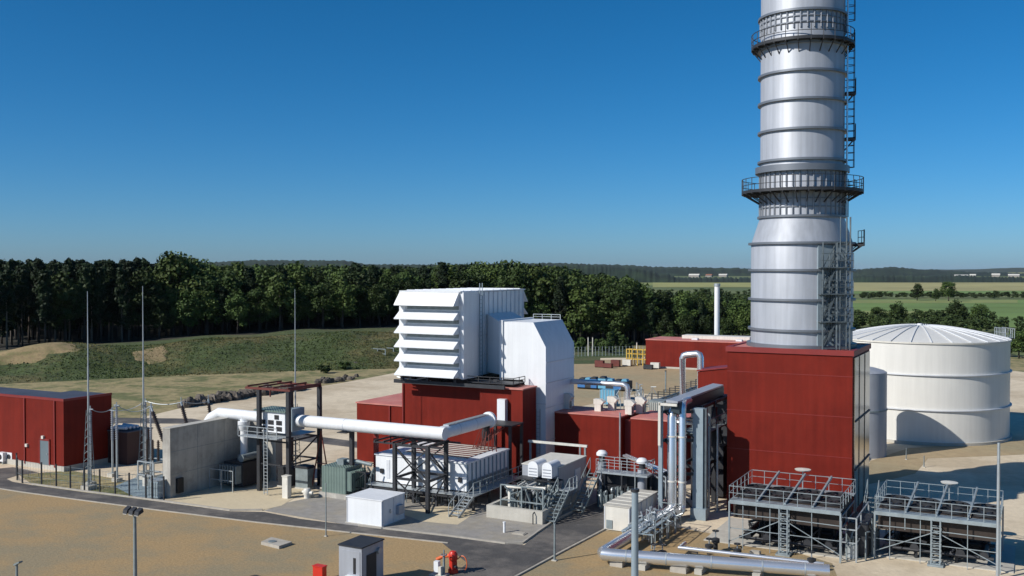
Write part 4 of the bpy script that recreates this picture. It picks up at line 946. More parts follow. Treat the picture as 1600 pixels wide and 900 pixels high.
# ------------------------------------------------------------------ white enclosures on steel skid
eu0, eu1, ev0, ev1, ez0, ez1 = -51.6, -42.3, 71.7, 79.2, 1.3, 3.62
t = thing('electrical_module', 'wide white module raised on steel legs under the white bus duct', 'module', (eu0, ev0))
mid = -47.4
part('enclosure', MB().box(eu0, eu1, ev0, ev1, ez0, ez1), M['white'], t)
part('roof', MB().box(eu0-.1, eu1+.1, ev0-.1, ev1+.1, ez1+.003, ez1+.12), M['white'], t)
mb = MB()
for k in range(8): mb.box(eu0+2.0, eu1-.9, ev0+1.3+k*.78, ev0+1.55+k*.78, ez1+.13, ez1+.19)
part('roof_louvre', mb, M['cream'], t)
mb = MB()
for k in range(8): mb.box(eu0+2.0, eu1-.9, ev0+1.56+k*.78, ev0+2.07+k*.78, ez1+.125, ez1+.17)
part('roof_slot', mb, M['rust_steel'], t)
mb = MB()
for k in range(11): v = ev0+.1+k*(ev1-ev0-.3)/10; mb.box(eu1+.003, eu1+.10, v, v+.09, ez0, ez1-.05)
mb.box(eu1+.003, eu1+.06, ev0, ev1, ez0+.75, ez0+.83)
part('side_ribs', mb, M['blue_grey'], t)
part('side_panel', MB().box(eu1+.003, eu1+.05, ev0+.3, ev1-.1, ez0+.1, ez0+.74), M['door_grey'], t)
for u, w_ in ((eu0+1.15, .35), (mid, .12), (-44.6, .3)): part('door', MB().box(u, u+w_, ev0-.04, ev0-.003, ez0+.35, ez1-.35), M['white_seam'] , t)
for u in (eu0+.55, eu1-.75): part('wall_lamp', MB().box(u, u+.3, ev0-.15, ev0-.004, ez0+.75, ez0+1.15), M['black'], t)
mb = MB().box(eu0-.3, eu1+1.3, ev0-1.1, ev0-.05, ez0-.16, ez0-.08).box(eu1+.05, eu1+1.3, ev0-.05, ev1+.6, ez0-.16, ez0-.081)
part('walkway', mb, M['galv'], t)
mb = MB()
for u in (eu0+.2, -49.3, -47, -44.7, eu1-.2, eu1+1.2):
    for v in (ev0-.9, 73.5, 76, 78.8): mb.box(u-.1, u+.1, v-.1, v+.1, -.05, ez0-.16)
for v in (ev0-.9, 73.5, 76, 78.8): mb.box(eu0, eu1+1.25, v-.08, v+.08, ez0-.42, ez0-.165)
part('steel_legs', mb, M['dark_steel'], t)
part('railing', MB().rail([(eu1+1.3, ev0-1.1), (eu1+1.3, ev1+.6)], ez0-.08, 1.1, 1.2, .06), M['galv_dull'], t)
part('stair_flight', MB().stairs((eu1+.9, ev0-3.6, 0), (eu1+.9, ev0-1.15, ez0-.1), .9, 7), M['galv'], t)
rr = random.Random(21)
for k in range(26):
    u = rr.uniform(eu0+.3, eu1-.2); v = ev0-rr.uniform(.1, 1.0); part('cable_drop', MB().tube([(u, v, 0), (u+rr.uniform(-.15, .15), v, ez0-.2)], rr.uniform(.03, .07), 5), M['galv_dull'], t)

# ------------------------------------------------------------------ bus duct (long white pipe) and its supports
bz, br, bv = 6.4, .54, 69.75
bu1 = -43.7
t = thing('bus_duct', 'long thick white bus duct crossing high with a square bend', 'duct', (-55, bv, bz))
part('main_run', MB().tube([(-70.4, bv, 4.6), (-69.2, bv, 5.95), (-68.2, bv, bz+.05), (-62.8, bv, bz)], .50, 18), M['white'], t)
part('long_run', MB().tube([(-58.6, bv, bz), (bu1, bv, bz), (bu1+.001, bv+.66, bz)], br, 20) if 0 else MB().tube([(-58.7, bv, bz), (bu1+.54, bv, bz)], br, 20), M['white'], t)
mb = MB()
for k, du in enumerate((-.0,)): mb.tube([(bu1, bv+.1, bz), (bu1, 78.0, bz)], br, 20)
part('cross_run', mb, M['white'], t)
for v in (bv+2.6, bv+5.4): part('joint_band', MB().tube([(bu1, v-.04, bz), (bu1, v+.04, bz)], br+.015, 20), M['white_seam'], t)
for u in (-57.6, -53.4): part('joint_band', MB().tube([(u-.04, bv, bz), (u+.04, bv, bz)], br+.015, 20), M['white_seam'], t)
part('walk_strip', MB().box(bu1-.3, bu1+.25, bv+1.0, 77.6, bz+br-.06, bz+br+.05), M['galv'], t)
part('end_flange', MB().tube([(bu1, 77.9, bz), (bu1, 78.2, bz)], br+.2, 20), M['white'], t)
part('branch', MB().tube([(-65.1, bv-.1, bz-.2), (-65.1, bv-.1, 2.8)], .33, 14), M['white'], t)
part('branch_collar', MB().lathe(-65.1, bv-.1, [(.55, 5.9), (.55, 5.5), (.34, 5.0)], 16), M['white'], t)
part('end_leg', MB().tube([(bu1+.0, 77.6, bz-.5), (bu1-.2, 78.2, 4.6)], .3, 10), M['dark_steel'], t)
# generator breaker box in the gantry
t = thing('breaker_box', 'white and grey green breaker box joining the duct inside the red gantry', 'switch box', (-60.7, bv, 5.0))
part('casing', MB().box(-62.7, -59.4, bv-1.0, bv+1.0, 5.3, 7.15), M['white'], t)
part('roof', MB().box(-62.9, -59.2, bv-1.2, bv+1.3, 7.16, 7.3), M['green_tr'], t)
part('end_casing', MB().box(-59.39, -58.75, bv-.8, bv+.9, 5.5, 7.5), M['blue_grey'], t)
mb = MB()
for k in range(3):
    for j in range(2): mb.box(-62.3+k*.95, -61.65+k*.95, bv-1.03, bv-1.003, 5.45+j*.55, 5.85+j*.55)
mb.box(-60.6, -60.1, bv-1.04, bv-1.003, 6.5, 6.9)
part('window', mb, M['black'], t)
# red gantry
t = thing('steel_gantry', 'dark steel gantry with red joists on top over the breaker box', 'gantry', (-60.3, 68.4))
for u, v in ((-62.0, 68.3), (-58.6, 68.3), (-62.0, 72.6), (-58.6, 72.6)): part('column', MB().box(u-.17, u+.17, v-.17, v+.17, 0, 9.15), M['dark_steel'], t)
mb = MB()
for v in (68.3, 72.6): mb.bar((-63.6, v, 9.26), (-58.4, v, 9.26), .14, .2)
for u in (-63.3, -62.0, -60.3, -58.6): mb.bar((u, 68.2, 9.42), (u, 72.8, 9.42), .10, .14)
mb.bar((-58.6, 68.3, 9.3), (-58.6, 72.6, 9.3), .18, .25)
mb.tube([(-60.6, 68.2, 9.2), (-60.6, 68.2, 8.6)], .07, 6)
mb.bar((-62, 68.3, 9.3), (-58.6, 72.6, 9.31), .07); part('joists', mb, M['rust_steel'], t)
mb = MB()
for z in (4.6, 2.5): mb.bar((-62, 72.6, z), (-58.6, 72.6, z), .14); mb.bar((-58.6, 68.3, z+.1), (-58.6, 72.6, z+.1), .13); mb.bar((-62, 68.3, z), (-58.6, 68.3, z), .13)
mb.bar((-58.6, 68.5, 2.6), (-58.6, 72.5, 4.7), .1)
part('bracing', mb, M['dark_steel'], t)
mb = MB().box(-63.4, -58.9, 67.1, 68.1, 5.0, 5.08).rail([(-63.4, 67.1), (-58.9, 67.1)], 5.08, .9, 1.1, .055).box(-62, -58.9, 68.5, 72.4, 4.95, 5.03)
part('platform', mb, M['galv'], t)
part('ladder', (lambda m: [m.bar((-60.1+e*.2, 67.0, .1), (-60.1+e*.2, 67.0, 6), .06) for e in (-1, 1)] and [m.bar((-60.3, 67.0, .3*k), (-59.9, 67.0, .3*k), .04) for k in range(1, 18)] and m)(MB()), M['galv'], t)
mb = MB()
for d in (-1.1, 1.1): mb.bar((-57.3+d, 71.2, 0), (-57.3, 71.2, 5.3), .09)
mb.bar((-57.9, 71.2, 2.4), (-56.7, 71.2, 2.4), .08)
part('trestle', mb, M['rust_steel'], t)
# low dark gear under gantry
def gear(u, v, lab, k):
    t = thing('switch_cabinet', lab, 'cabinet', (u, v), 'dark cabinets under the gantry')
    part('cabinet_body', MB().box(u-.7, u+.7, v-.5, v+.5, .15, 1.7+.2*k), M['galv_dull'] if k else M['dark_steel'], t)
    part('base_frame', MB().box(u-.75, u+.75, v-.55, v+.55, 0, .149), M['concrete_lt'], t)
    part('cover', MB().prism([(u-.8, 1.705+.2*k), (u+.8, 1.705+.2*k), (u+.6, 1.9+.2*k), (u-.6, 1.9+.2*k)], 'v', v-.55, v+.55), M['dark_steel'], t)
gear(-60.9, 70.8, 'dark cabinet between the gantry columns, left one', 0); gear(-59.0, 71.0, 'grey cabinet between the gantry columns, right one', 1); gear(-57.0, 72.0, 'dark cabinet just right of the gantry under the duct', 0)
u, v = P(448, 778); solo('white_post_box', 'slim white junction box at the foot of the middle gantry column', 'junction box', MB().box(u-.3, u+.3, v-.25, v+.25, 0, 1.9).box(u-.34, u+.34, v-.3, v+.3, 1.901, 1.98).box(u-.2, u+.2, v-.262, v-.251, 1.2, 1.6), M['cream'], (u, v))
u, v = P(480, 778); solo('white_pump', 'small rounded white pump on the ground right of the gantry column', 'pump', MB().lathe(u, v, [(.28, 0), (.28, .25), (.34, .35), (.34, .7), (.25, .85), (0, .9)], 14).tube([(u-.5, v, .5), (u+.6, v, .5)], .14), M['cream'], (u, v))
# duct support tower
t = thing('support_tower', 'dark steel lattice tower carrying the bend of the white bus duct', 'tower', (-45.6, bv))
cs = [(-47.25, 68.35), (-44.0, 68.35), (-47.25, 71.2), (-44.0, 71.2)]
for u, v in cs: part('column', MB().box(u-.15, u+.15, v-.15, v+.15, 0, 5.5), M['dark_steel'], t)
mb = MB()
for v in (68.35, 71.2):
    for z in (5.4, 2.6): mb.bar((-47.25, v, z), (-44, v, z), .14, .2)
    for a, b in ((0.2, 2.5), (2.7, 5.2)): mb.bar((-47.25, v, a), (-44, v, b), .10); mb.bar((-47.25, v, b), (-44, v, a), .10)
for u in (-47.25, -44):
    for z in (5.4, 2.6): mb.bar((u, 68.35, z), (u, 71.2, z), .14, .2)
    mb.bar((u, 68.35, .2), (u, 71.2, 2.5), .09); mb.bar((u, 68.35, 5.2), (u, 71.2, 2.7), .09)
for k in range(7): mb.bar((-49.2+k*.9, 68.2, 5.58), (-49.2+k*.9, 71.3, 5.58), .1, .12)
mb.bar((-49.4, 68.35, 5.46), (-42.6, 68.35, 5.46), .13, .14); mb.bar((-49.4, 71.2, 5.46), (-42.6, 71.2, 5.46), .13, .14)
part('lattice', mb, M['dark_steel'], t)
# second trestle behind under the cross run
t = thing('rear_trestle', 'dark slatted trestle under the far end of the bus duct', 'frame', (-43.7, 78.5))
mb = MB()
for k in range(7): mb.bar((-45.0+k*.42, 77.3, 3.7), (-44.3+k*.22, 77.6, 5.7), .07)
for k in range(4): mb.bar((-45.2, 79.6-k*.6, 3.7), (-42.9, 79.6-k*.6, 5.6), .08)
part('slats', mb, M['rust_steel'], t)
mb = MB()
for u, v in ((-45.3, 79.9), (-42.5, 79.9), (-45.3, 82.2), (-42.5, 82.2)): mb.box(u-.12, u+.12, v-.12, v+.12, 0, 5.6)
mb.box(-45.5, -42.3, 79.8, 82.3, 5.6, 5.72)
part('frame_posts', mb, M['dark_steel'], t)
# single columns under long run
for x, lab in ((549, 'single dark column under the white duct right of the gantry'), (587, 'single dark red column under the white duct before the red hall')):
    u = Pv(x, 70.6 if x == 549 else 72.5); v = 70.6 if x == 549 else 72.5
    t = thing('duct_column', lab, 'column', (u, v)); part('shaft', MB().box(u-.17, u+.17, v-.17, v+.17, 0, 5.75), M['dark_steel'] if x == 549 else M['red_trim'], t); part('head_plate', MB().box(u-.5, u+.5, v-2.2 if x != 549 else v-1.5, v+.3, 5.752, 5.82), M['dark_steel'], t)

# ------------------------------------------------------------------ concrete blast wall
t = thing('concrete_wall', 'tall grey L shaped concrete blast wall beside the transformer bay', 'wall', (-67, 66))
part('wall_slab', MB().box(-67.75, -66.85, 62.4, 73.0, -.1, 6.05), M['concrete'], t)
part('return_slab', MB().box(-66.849, -63.4, 72.1, 73.0, -.1, 5.95), M['concrete'], t)
part('coping', MB().box(-67.8, -66.8, 62.35, 73.05, 6.052, 6.12), M['concrete_lt'], t)
mb = MB()
for z in (2.0, 4.0): mb.box(-66.849, -66.84, 62.45, 72.05, z, z+.035)
for v in (65.6, 68.9): mb.box(-66.848, -66.839, v, v+.035, 0, 6.0)
part('panel_joint', mb, M['galv_dull'], t)
part('wall_box', MB().box(-66.84, -66.6, 63.0, 63.7, .3, 1.6), M['black'], t)
# transformer behind wall: bay with bushings
t = thing('yard_transformer', 'dark transformer with radiators hidden under the vertical white branch', 'transformer', (-65, 69))
part('tank', MB().box(-66.2, -63.9, 68.2, 71.4, .2, 2.3), M['dark_steel'], t)
mb = MB()
for k in range(7): mb.box(-66.1+k*.32, -65.98+k*.32, 67.5, 68.19, .5, 2.1)
part('radiator', mb, M['galv_dull'], t)
part('flange_ring', MB().cyl(-65.1, 69.65, 2.31, 2.75, .6, 16), M['galv'], t)
part('conservator', MB().tube([(-64.3, 68.4, 2.7), (-64.3, 70.8, 2.7)], .35, 12), M['galv_dull'], t)
part('stand', MB().rail([(-66.4, 66.6), (-63.6, 66.6)], 0, 1.9, 1.4, .07), M['galv'], t)
# black inclined bushings
def bushing(p, q, lab):
    t = thing('cable_bushing', lab, 'insulator', (p[0], p[1], 0), 'black insulators above the concrete wall')
    p = Vector(p); q = Vector(q)
    part('post', MB().bar((p.x, p.y, 0), p, .14), M['galv_dull'], t)
    mb = MB().tube([p, q], .13, 10); d = (q-p).normalized(); n = int((q-p).length/.18)
    for k in range(1, n): c = p.lerp(q, k/n); mb.tube([c-d*.03, c+d*.03], .21, 10)
    part('insulator_sheds', mb, M['insul'], t)
    part('top_fitting', MB().tube([q, q+d*.4], .09, 8).tube([q+d*.3, q+d*.3+Vector((.0, .0, .55))], .04, 6), M['galv'], t)
bp1a = (*P(254, 712, 3.2), 3.2)
def pt(x, y, v): u = Pv(x, v); return (u, v, zz(y, u, v))
bushing(pt(254, 690, 66), pt(237, 643, 66), 'black inclined insulator left of the concrete wall end')
bushing(pt(292, 668, 69), pt(283, 634, 69), 'black inclined insulator rising behind the wall, middle one')
bushing(pt(328, 655, 71.5), pt(325, 630, 71.5), 'short black insulator rising behind the wall by the white duct')

# ------------------------------------------------------------------ switchyard poles and wires
def gearpole(x, ybase, ytop, lab, kind=0):
    u, v = P(x, ybase); zt = zz(ytop, u, v)
    t = thing('switchgear_post', lab, 'post', (u, v), 'grey switchgear posts')
    part('post', MB().cyl(u, v, .3, zt*.55, .10, 10), M['galv'], t)
    part('footing', MB().box(u-.35, u+.35, v-.35, v+.35, -.05, .3), M['concrete_lt'], t)
    mb = MB().cyl(u, v, zt*.55, zt, .075, 10)
    for k in range(int(zt*.45/.2)): mb.cyl(u, v, zt*.55+.1+k*.2, zt*.55+.15+k*.2, .15, 10)
    part('insulator', mb, M['grey_panel'], t)
    part('head', MB().bar((u-.35, v, zt+.05), (u+.35, v, zt+.05), .08).tube([(u, v, zt), (u, v, zt+.35)], .05, 6), M['galv'], t)
    return (u, v, zt+.1)
w1 = gearpole(142, 758, 640, 'grey insulator post just right of the left lightning mast'); w2 = gearpole(183, 752, 634, 'grey insulator post standing alone in front of the red switch house'); w3 = gearpole(176, 744, 642, 'insulator post behind the lone one, in front of the red house')
w4 = gearpole(228, 740, 628, 'grey insulator post left of the middle lightning mast'); w5 = gearpole(236, 748, 636, 'insulator post nearest the concrete wall end')
def sagwire(a, b, lab, sag=.5):
    a = Vector(a); b = Vector(b); pts = []
    for k in range(11): t_ = k/10; p = a.lerp(b, t_); p.z -= sag*4*t_*(1-t_); pts.append(p)
    solo('conductor', lab, 'cable', MB().tube(pts, .035, 5), M['galv'], tuple(a))
sagwire(w1, w2, 'slack conductor between the mast post and the lone post'); sagwire(w2, w5, 'slack conductor between the lone post and the wall post', .6); sagwire(w3, w4, 'rear slack conductor between the insulator posts', .4)
sagwire(w4, pt(283, 628, 69), 'conductor rising to the middle black insulator', .3); sagwire(w5, pt(236, 640, 66), 'short conductor to the left black insulator', .1); sagwire(pt(283, 627, 69), pt(325, 627, 71.5), 'conductor between the two black insulators behind the wall', .2)
# disconnector frame
u, v = P(235, 765)
t = thing('disconnector', 'bluish disconnector frame with drums in front of the concrete wall', 'switchgear', (u, v))
mb = MB()
for du in (-1.0, 1.0):
    for dv in (-.5, 1.2): mb.bar((u+du, v+dv, 0), (u+du, v+dv, 2.6), .1)
for z in (2.6, 1.4): mb.bar((u-1, v-.5, z), (u+1, v-.5, z), .1); mb.bar((u-1, v+1.2, z), (u+1, v+1.2, z), .1); mb.bar((u+1, v-.5, z), (u+1, v+1.2, z), .1); mb.bar((u-1, v-.5, z), (u-1, v+1.2, z), .1)
part('frame', mb, M['galv'], t)
for k in (-.6, .6): part('drum', MB().cyl(u+k, v, .3, 1.1, .28, 12), M['cream'], t)
for k in (-.7, 0, .7): part('insulator', (lambda m: [m.cyl(u+k, v+.3, 2.65+.18*q, 2.7+.18*q, .15, 10) for q in range(10)] and m.cyl(u+k, v+.3, 2.6, 4.5, .08, 8))(MB()), M['insul'], t)
# cabinets behind the fence at right of blue gravel
u, v = P(247, 778); t = thing('cable_cabinet', 'pale blue ribbed cabinet at the foot of the concrete wall end', 'cabinet', (u, v)); part('body', MB().box(u-.75, u+.5, v-.4, v+.5, .1, 1.55), M['blue_grey'], t); part('door_ribs', (lambda m: [m.box(u-.7+k*.25, u-.62+k*.25, v-.43, v-.403, .2, 1.4) for k in range(5)] and m)(MB()), M['galv_dull'], t); part('lid', MB().box(u-.8, u+.55, v-.45, v+.55, 1.551, 1.62), M['galv'], t)

# lightning masts
def mast(x, ybase, ytop, lab, thick=1.0):
    u, v = P(x, ybase); zt = zz(ytop, u, v)
    t = thing('lightning_mast', lab, 'mast', (u, v), 'slim lightning masts')
    part('lower_tube', MB().cyl(u, v, .2, zt*.62, .10*thick, 10, .08*thick), M['galv'], t)
    part('upper_rod', MB().cyl(u, v, zt*.62, zt, .06*thick, 8, .025*thick), M['galv'], t)
    part('footing', MB().box(u-.5, u+.5, v-.5, v+.5, -.05, .35), M['concrete_lt'], t)
    mb = MB(); s = .38
    for a in (-1, 1):
        for b in (-1, 1): mb.bar((u+a*s, v+b*s, .2), (u+a*.12, v+b*.12, zt*.40), .05)
    for k in range(10):
        z = .5+k*zt*.038; q = s-(s-.12)*z/(zt*.4)
        for a in (-1, 1): mb.bar((u-q, v+a*q, z), (u+q, v+a*q, z+.35), .035); mb.bar((u+a*q, v-q, z+.35), (u+a*q, v+q, z), .035)
    part('lattice_base', mb, M['galv_dull'], t)
mast(139, 764, 455, 'slim grey lightning mast in front of the red switch house'); mast(225, 748, 447, 'tallest slim lightning mast left of the concrete wall'); mast(462, 750, 452, 'slim lightning mast rising behind the steel gantry', .8)

# ------------------------------------------------------------------ left red switch house
t = thing('switch_house', 'red cladded switch house with grey door at the left edge', 'building', (-88, 66))
ru1, rv0 = P(100, 737)
cl = Pv(35.5, rv0)
RL = Pu(173, ru1)-rv0; part('wall', MB().box(cl, ru1, rv0, rv0+RL, .5, 7.05), M['red'], t)
part('left_wing', MB().box(cl-12, cl-.001, rv0+.1, rv0+5.0, .5, 6.9), M['red'], t); part('wing_roof', MB().box(cl-12, cl-.1, rv0+.26, rv0+4.9, 6.901, 6.95), M['dark_roof'], t)
part('roof', MB().box(cl+.25, ru1-.12, rv0+.12, rv0+RL-.1, 7.051, 7.10), M['dark_roof'], t)
mb = MB().box(cl, ru1+.05, rv0-.04, rv0+.11, 6.95, 7.2).box(ru1-.1, ru1+.06, rv0+.111, rv0+RL, 6.96, 7.19).box(cl-12, cl-.01, rv0+.04, rv0+.25, 6.9, 7.15)
part('parapet', mb, M['red_trim'], t)
part('plinth', MB().box(cl-12.05, ru1+.04, rv0-.04, rv0+RL, -.1, .499), M['concrete_lt'], t)
du = Pv(68, rv0)
dr = part('door', MB().box(du-.65, du+.65, rv0-.07, rv0-.003, .45, 2.85), M['door_grey'], t)
part('door_frame', MB().box(du-.8, du-.66, rv0-.10, rv0-.004, .45, 3.05).box(du+.66, du+.8, rv0-.10, rv0-.004, .45, 3.05).box(du-.8, du+.8, rv0-.10, rv0-.004, 2.86, 3.06), M['red_trim'], dr)
part('handle', MB().box(du+.4, du+.5, rv0-.12, rv0-.071, 1.5, 1.65), M['galv'], dr)
for x in (37, 84): u = Pv(x, rv0); part('downpipe', MB().box(u-.07, u+.07, rv0-.12, rv0-.003, .3, 6.94), M['red_trim'], t)
for x, y in ((66, 683), (40.5, 695.5)): u = Pv(x, rv0); z = zz(y, u, rv0); part('wall_lamp', MB().box(u-.15, u+.15, rv0-.2, rv0-.003, z-.15, z+.15), M['cream'], t)
# annex right: red cladding with its shade painted in as dark brown
t = thing('shaded_annex', 'low annex painted dark for shade with white pipes on its roof beside the switch house', 'building', (ru1+2, rv0+5.8))
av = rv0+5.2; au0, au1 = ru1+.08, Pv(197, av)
part('wall', MB().box(au0, au1, av, av+3.2, .0, 3.3), mat('cladding_painted_shade', (.045, .018, .016), .6), t)
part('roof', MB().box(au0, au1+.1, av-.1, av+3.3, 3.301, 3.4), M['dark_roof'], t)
mb = MB()
for k in range(4): mb.tube([(au0+.2, av+.3+k*.5, 3.62+.1*(k % 2)), (au1-.5, av+.35+k*.5, 3.7)], .16, 8)
part('roof_pipe', mb, M['white'], t)
# small ac units at left
for x, y, lab in ((4, 722, 'white cooling unit at the left edge in front of the red wall'), (18, 722, 'white cooling unit standing right of the one at the picture edge')):
    u, v = P(x, y+2); t = thing('cooling_unit', lab, 'cooling unit', (u, v), 'white cooling units by the switch house')
    part('casing', MB().box(u-.4, u+.4, v-.25, v+.25, .25, 1.15), M['white'], t); part('fan_grille', MB().tube([(u-.05, v-.26, .7), (u-.05, v-.28, .7)], .28, 14), M['dark_steel'], t); part('feet', MB().box(u-.35, u-.25, v-.25, v+.25, 0, .249).box(u+.25, u+.35, v-.25, v+.25, 0, .249), M['galv'], t)

# fence round the switchyard
t = thing('yard_fence', 'dark wire mesh fence along the service road by the switchyard', 'fence', P(150, 772))
fp = [P(26, 742), P(27, 750), P(35, 754.5), P(65, 758.5), P(88, 761.5), P(110, 764.5), P(132, 767.5), P(156, 770.5), P(180, 773.5), P(202, 776.7), P(228, 780), P(238, 781.5), P(256, 783)]
for p in fp: part('fence_post', MB().bar((*p, 0), (*p, 2.15), .11), M['dark_steel'], t)
mb = MB()
for p, q in zip(fp, fp[1:]):
    for z in (.1, .7, 1.3, 2.0): mb.bar((*p, z), (*q, z), .018)
    n = max(2, int(math.dist(p, q)/.35))
    for k in range(n): c = (p[0]+(q[0]-p[0])*k/n, p[1]+(q[1]-p[1])*k/n); mb.bar((*c, .05), (*c, 2.05), .010)
part('wire_mesh', mb, M['galv_dull'], t)

# grey-green transformer
u0, v0 = P(503, 775)
t = thing('auxiliary_transformer', 'grey green ribbed transformer box with pipes on its lid', 'transformer', (u0, v0))
part('tank', MB().box(u0, u0+2.6, v0, v0+2.4, .4, 2.7), M['green_tr'], t)
part('base', MB().box(u0-.2, u0+2.8, v0-.2, v0+2.6, -.05, .399), M['concrete'], t)
mb = MB()
for k in range(9): mb.box(u0+2.61, u0+3.15, v0+.1+k*.26, v0+.16+k*.26, .7, 2.4)
part('radiator', mb, M['green_tr'], t)
part('lid_pipe', MB().tube([(u0+.6, v0+1.4, 2.9), (u0+2.6, v0+1.6, 3.05), (u0+4.0, v0+1.9, 2.8)], .17, 10), M['galv_dull'], t)
part('valve_box', MB().box(u0+.9, u0+1.6, v0+1.0, v0+1.8, 2.701, 3.2), M['galv_dull'], t)
# dark pipe skid between transformer and module
u, v = P(560, 775)
t = thing('pipe_skid', 'dense dark skid of pipes and drums left of the white module', 'skid', (u, v))
mb = MB(); rr = random.Random(4)
for k in range(26): a, b = u-1.6+rr.random()*2.8, v-.5+rr.random()*3.5; mb.tube([(a, b, 0), (a, b, .6+rr.random()*1.8), (a+rr.uniform(-.8, .8), b+rr.uniform(-.6, .6), .7+rr.random()*1.8)], .035+rr.random()*.07, 6)
part('pipes', mb, M['galv_dull'], t)
mb = MB()
for a in (-1.6, 1.2):
    for b in (-.6, 3.1): mb.bar((u+a, v+b, 0), (u+a, v+b, 2.3), .09)
for z in (.9, 2.3): mb.bar((u-1.6, v-.6, z), (u+1.2, v-.6, z), .08); mb.bar((u-1.6, v+3.1, z), (u+1.2, v+3.1, z), .08)
mb.bar((u-1.6, v-.8, 0), (u+1.2, v-.6, 2.3), .07)
part('frame', mb, M['dark_steel'], t)
part('drum', MB().cyl(u-.4, v+1.6, .1, 1.7, .55, 14), M['dark_steel'], t)

# ------------------------------------------------------------------ concrete plinth with lube oil skid and grey enclosure
pu0, pv0 = P(760, 808); pu1 = P(843, 822)[0]
t = thing('oil_bund', 'low pale concrete bund wall round the lube oil skid', 'bund', (pu0, pv0))
mb = MB().box(pu0, pu1, pv0, pv0+.35, -.05, 1.0).box(pu0, pu0+.3, pv0+.351, pv0+7, -.05, .99).box(pu1-.3, pu1, pv0+.351, pv0+3.6, -.05, .99)
part('wall', mb, M['concrete_lt'], t); part('floor', MB().box(pu0+.3, pu1-.3, pv0+.351, pv0+7, -.05, .25), M['concrete'], t)
part('drain_pipe', MB().tube([(pu1-.7, pv0-.25, 0), (pu1-.7, pv0-.25, .8), (pu1-.7, pv0, .9)], .05, 6), M['dark_steel'], t)
gu0, gu1, gv0, gv1 = -38.2, -34.8, 74.0, 79.6
t = thing('grey_enclosure', 'grey flat roofed enclosure behind the two round white air filters', 'enclosure', (gu0, gv0))
part('body', MB().box(gu0, gu1, gv0, gv1, .9, 3.6), M['grey_panel'], t)
part('roof', MB().box(gu0-.05, gu1+.05, gv0-.05, gv1+.05, 3.601, 3.68), M['cream'], t)
part('plinth', MB().box(gu0-.1, gu1+.1, gv0-.1, gv1+.1, -.05, .899), M['concrete'], t)
part('side_lamp', MB().box(gu1+.003, gu1+.2, gv0+1.4, gv0+1.7, 2.1, 2.3), M['cream'], t)
part('side_door', MB().box(gu1+.003, gu1+.05, gv0+3.2, gv0+4.3, .95, 2.9), M['white_seam'], t)
for k, (x, lab) in enumerate(((836, 'left of the two round topped white air filters'), (858, 'right of the two round topped white air filters'))):
    v = 73.0; u = Pv(x, v)-.1; t = thing('air_filter', lab, 'air filter', (u, v, 2.4), 'round topped white air filters')
    prof = [(u-.42, 2.95), (u+.42, 2.95)]+[(u+.42*cos(a), 3.8+.36*sin(a)) for a in [pi*q/8 for q in range(9)]]
    part('housing', MB().prism(prof, 'v', v-.05, v+1.6), M['white'], t)
    part('front_cap', MB().prism([(u-.45, 2.92), (u+.45, 2.92)]+[(u+.45*cos(a), 3.8+.39*sin(a)) for a in [pi*q/8 for q in range(9)]], 'v', v-.2, v-.052), M['white'], t)
    part('grille', MB().box(u-.36, u+.36, v-.22, v-.202, 3.05, 3.13).box(u-.36, u+.36, v-.22, v-.202, 3.3, 3.38).box(u-.36, u+.36, v-.22, v-.202, 3.55, 3.63), M['grey_panel'], t)
    part('feed_pipe', MB().tube([(u, v+.2, 2.94), (u, v+.2, 1.9), (u+.25, v+.1, 1.4), (u+.25, v+.1, .3)], .14, 10), M['cream'], t)
t = thing('lube_skid', 'crowded skid of dark vessels and pale pipes standing inside the bund', 'skid', (pu0+2.5, pv0+2))
sk = MB(); rr = random.Random(8)
for k in range(90): a, b = pu0+1.2+rr.random()*3.6, pv0+1.0+rr.random()*3.4; sk.tube([(a, b, .25), (a, b, .9+rr.random()*1.5), (a+rr.uniform(-.7, .7), b+rr.uniform(-.7, .7), 1+rr.random()*1.5)], .03+rr.random()*.07, 6)
part('pipes', sk, M['galv_dull'], t)
for q, (a, b, r_, h_) in enumerate(((1.5, 1.4, .25, 2.0), (2.3, 2.2, .42, 2.0), (3.1, 1.5, .3, 1.9), (3.9, 2.4, .35, 2.2))):
    part('vessel', MB().lathe(pu0+a, pv0+b, [(r_, .3), (r_, .25+h_*.85), (r_*.6, .25+h_*.97), (0, .25+h_)], 16), M['cream'] if q == 0 else M['dark_steel'], t)
mb = MB()
for a in (.9, 2.8, 4.7):
    for b in (.8, 4.6): mb.bar((pu0+a, pv0+b, .25), (pu0+a, pv0+b, 2.6), .1)
for z in (1.4, 2.6): mb.bar((pu0+.9, pv0+.8, z), (pu0+4.7, pv0+.8, z), .09); mb.bar((pu0+.9, pv0+4.6, z), (pu0+4.7, pv0+4.6, z), .09)
part('frame', mb, M['galv_dull'], t)
part('platform', MB().box(pu0+.9, pu0+4.7, pv0+3.2, pv0+4.6, 2.62, 2.68), M['dark_steel'], t)
part('top_pipes', MB().tube([(pu0+1, pv0+1.4, 2.3), (pu0+4.6, pv0+1.5, 2.5)], .12, 8).tube([(pu0+2.8, pv0+.9, 2.4), (pu0+2.8, pv0+4.4, 2.4)], .14, 8).tube([(pu0+1.8, pv0+1.2, 2.2), (pu0+1.8, pv0+4.4, 2.5)], .09, 8), M['cream'], t)
t = thing('skid_stair', 'short galvanised stair climbing beside the grey enclosure', 'stair', (pu1+.2, pv0))
part('flight', MB().stairs((pu1+.35, pv0+.3, 0), (pu1+.35, pv0+3.2, 2.1), 1.0, 9), M['galv_dull'], t)
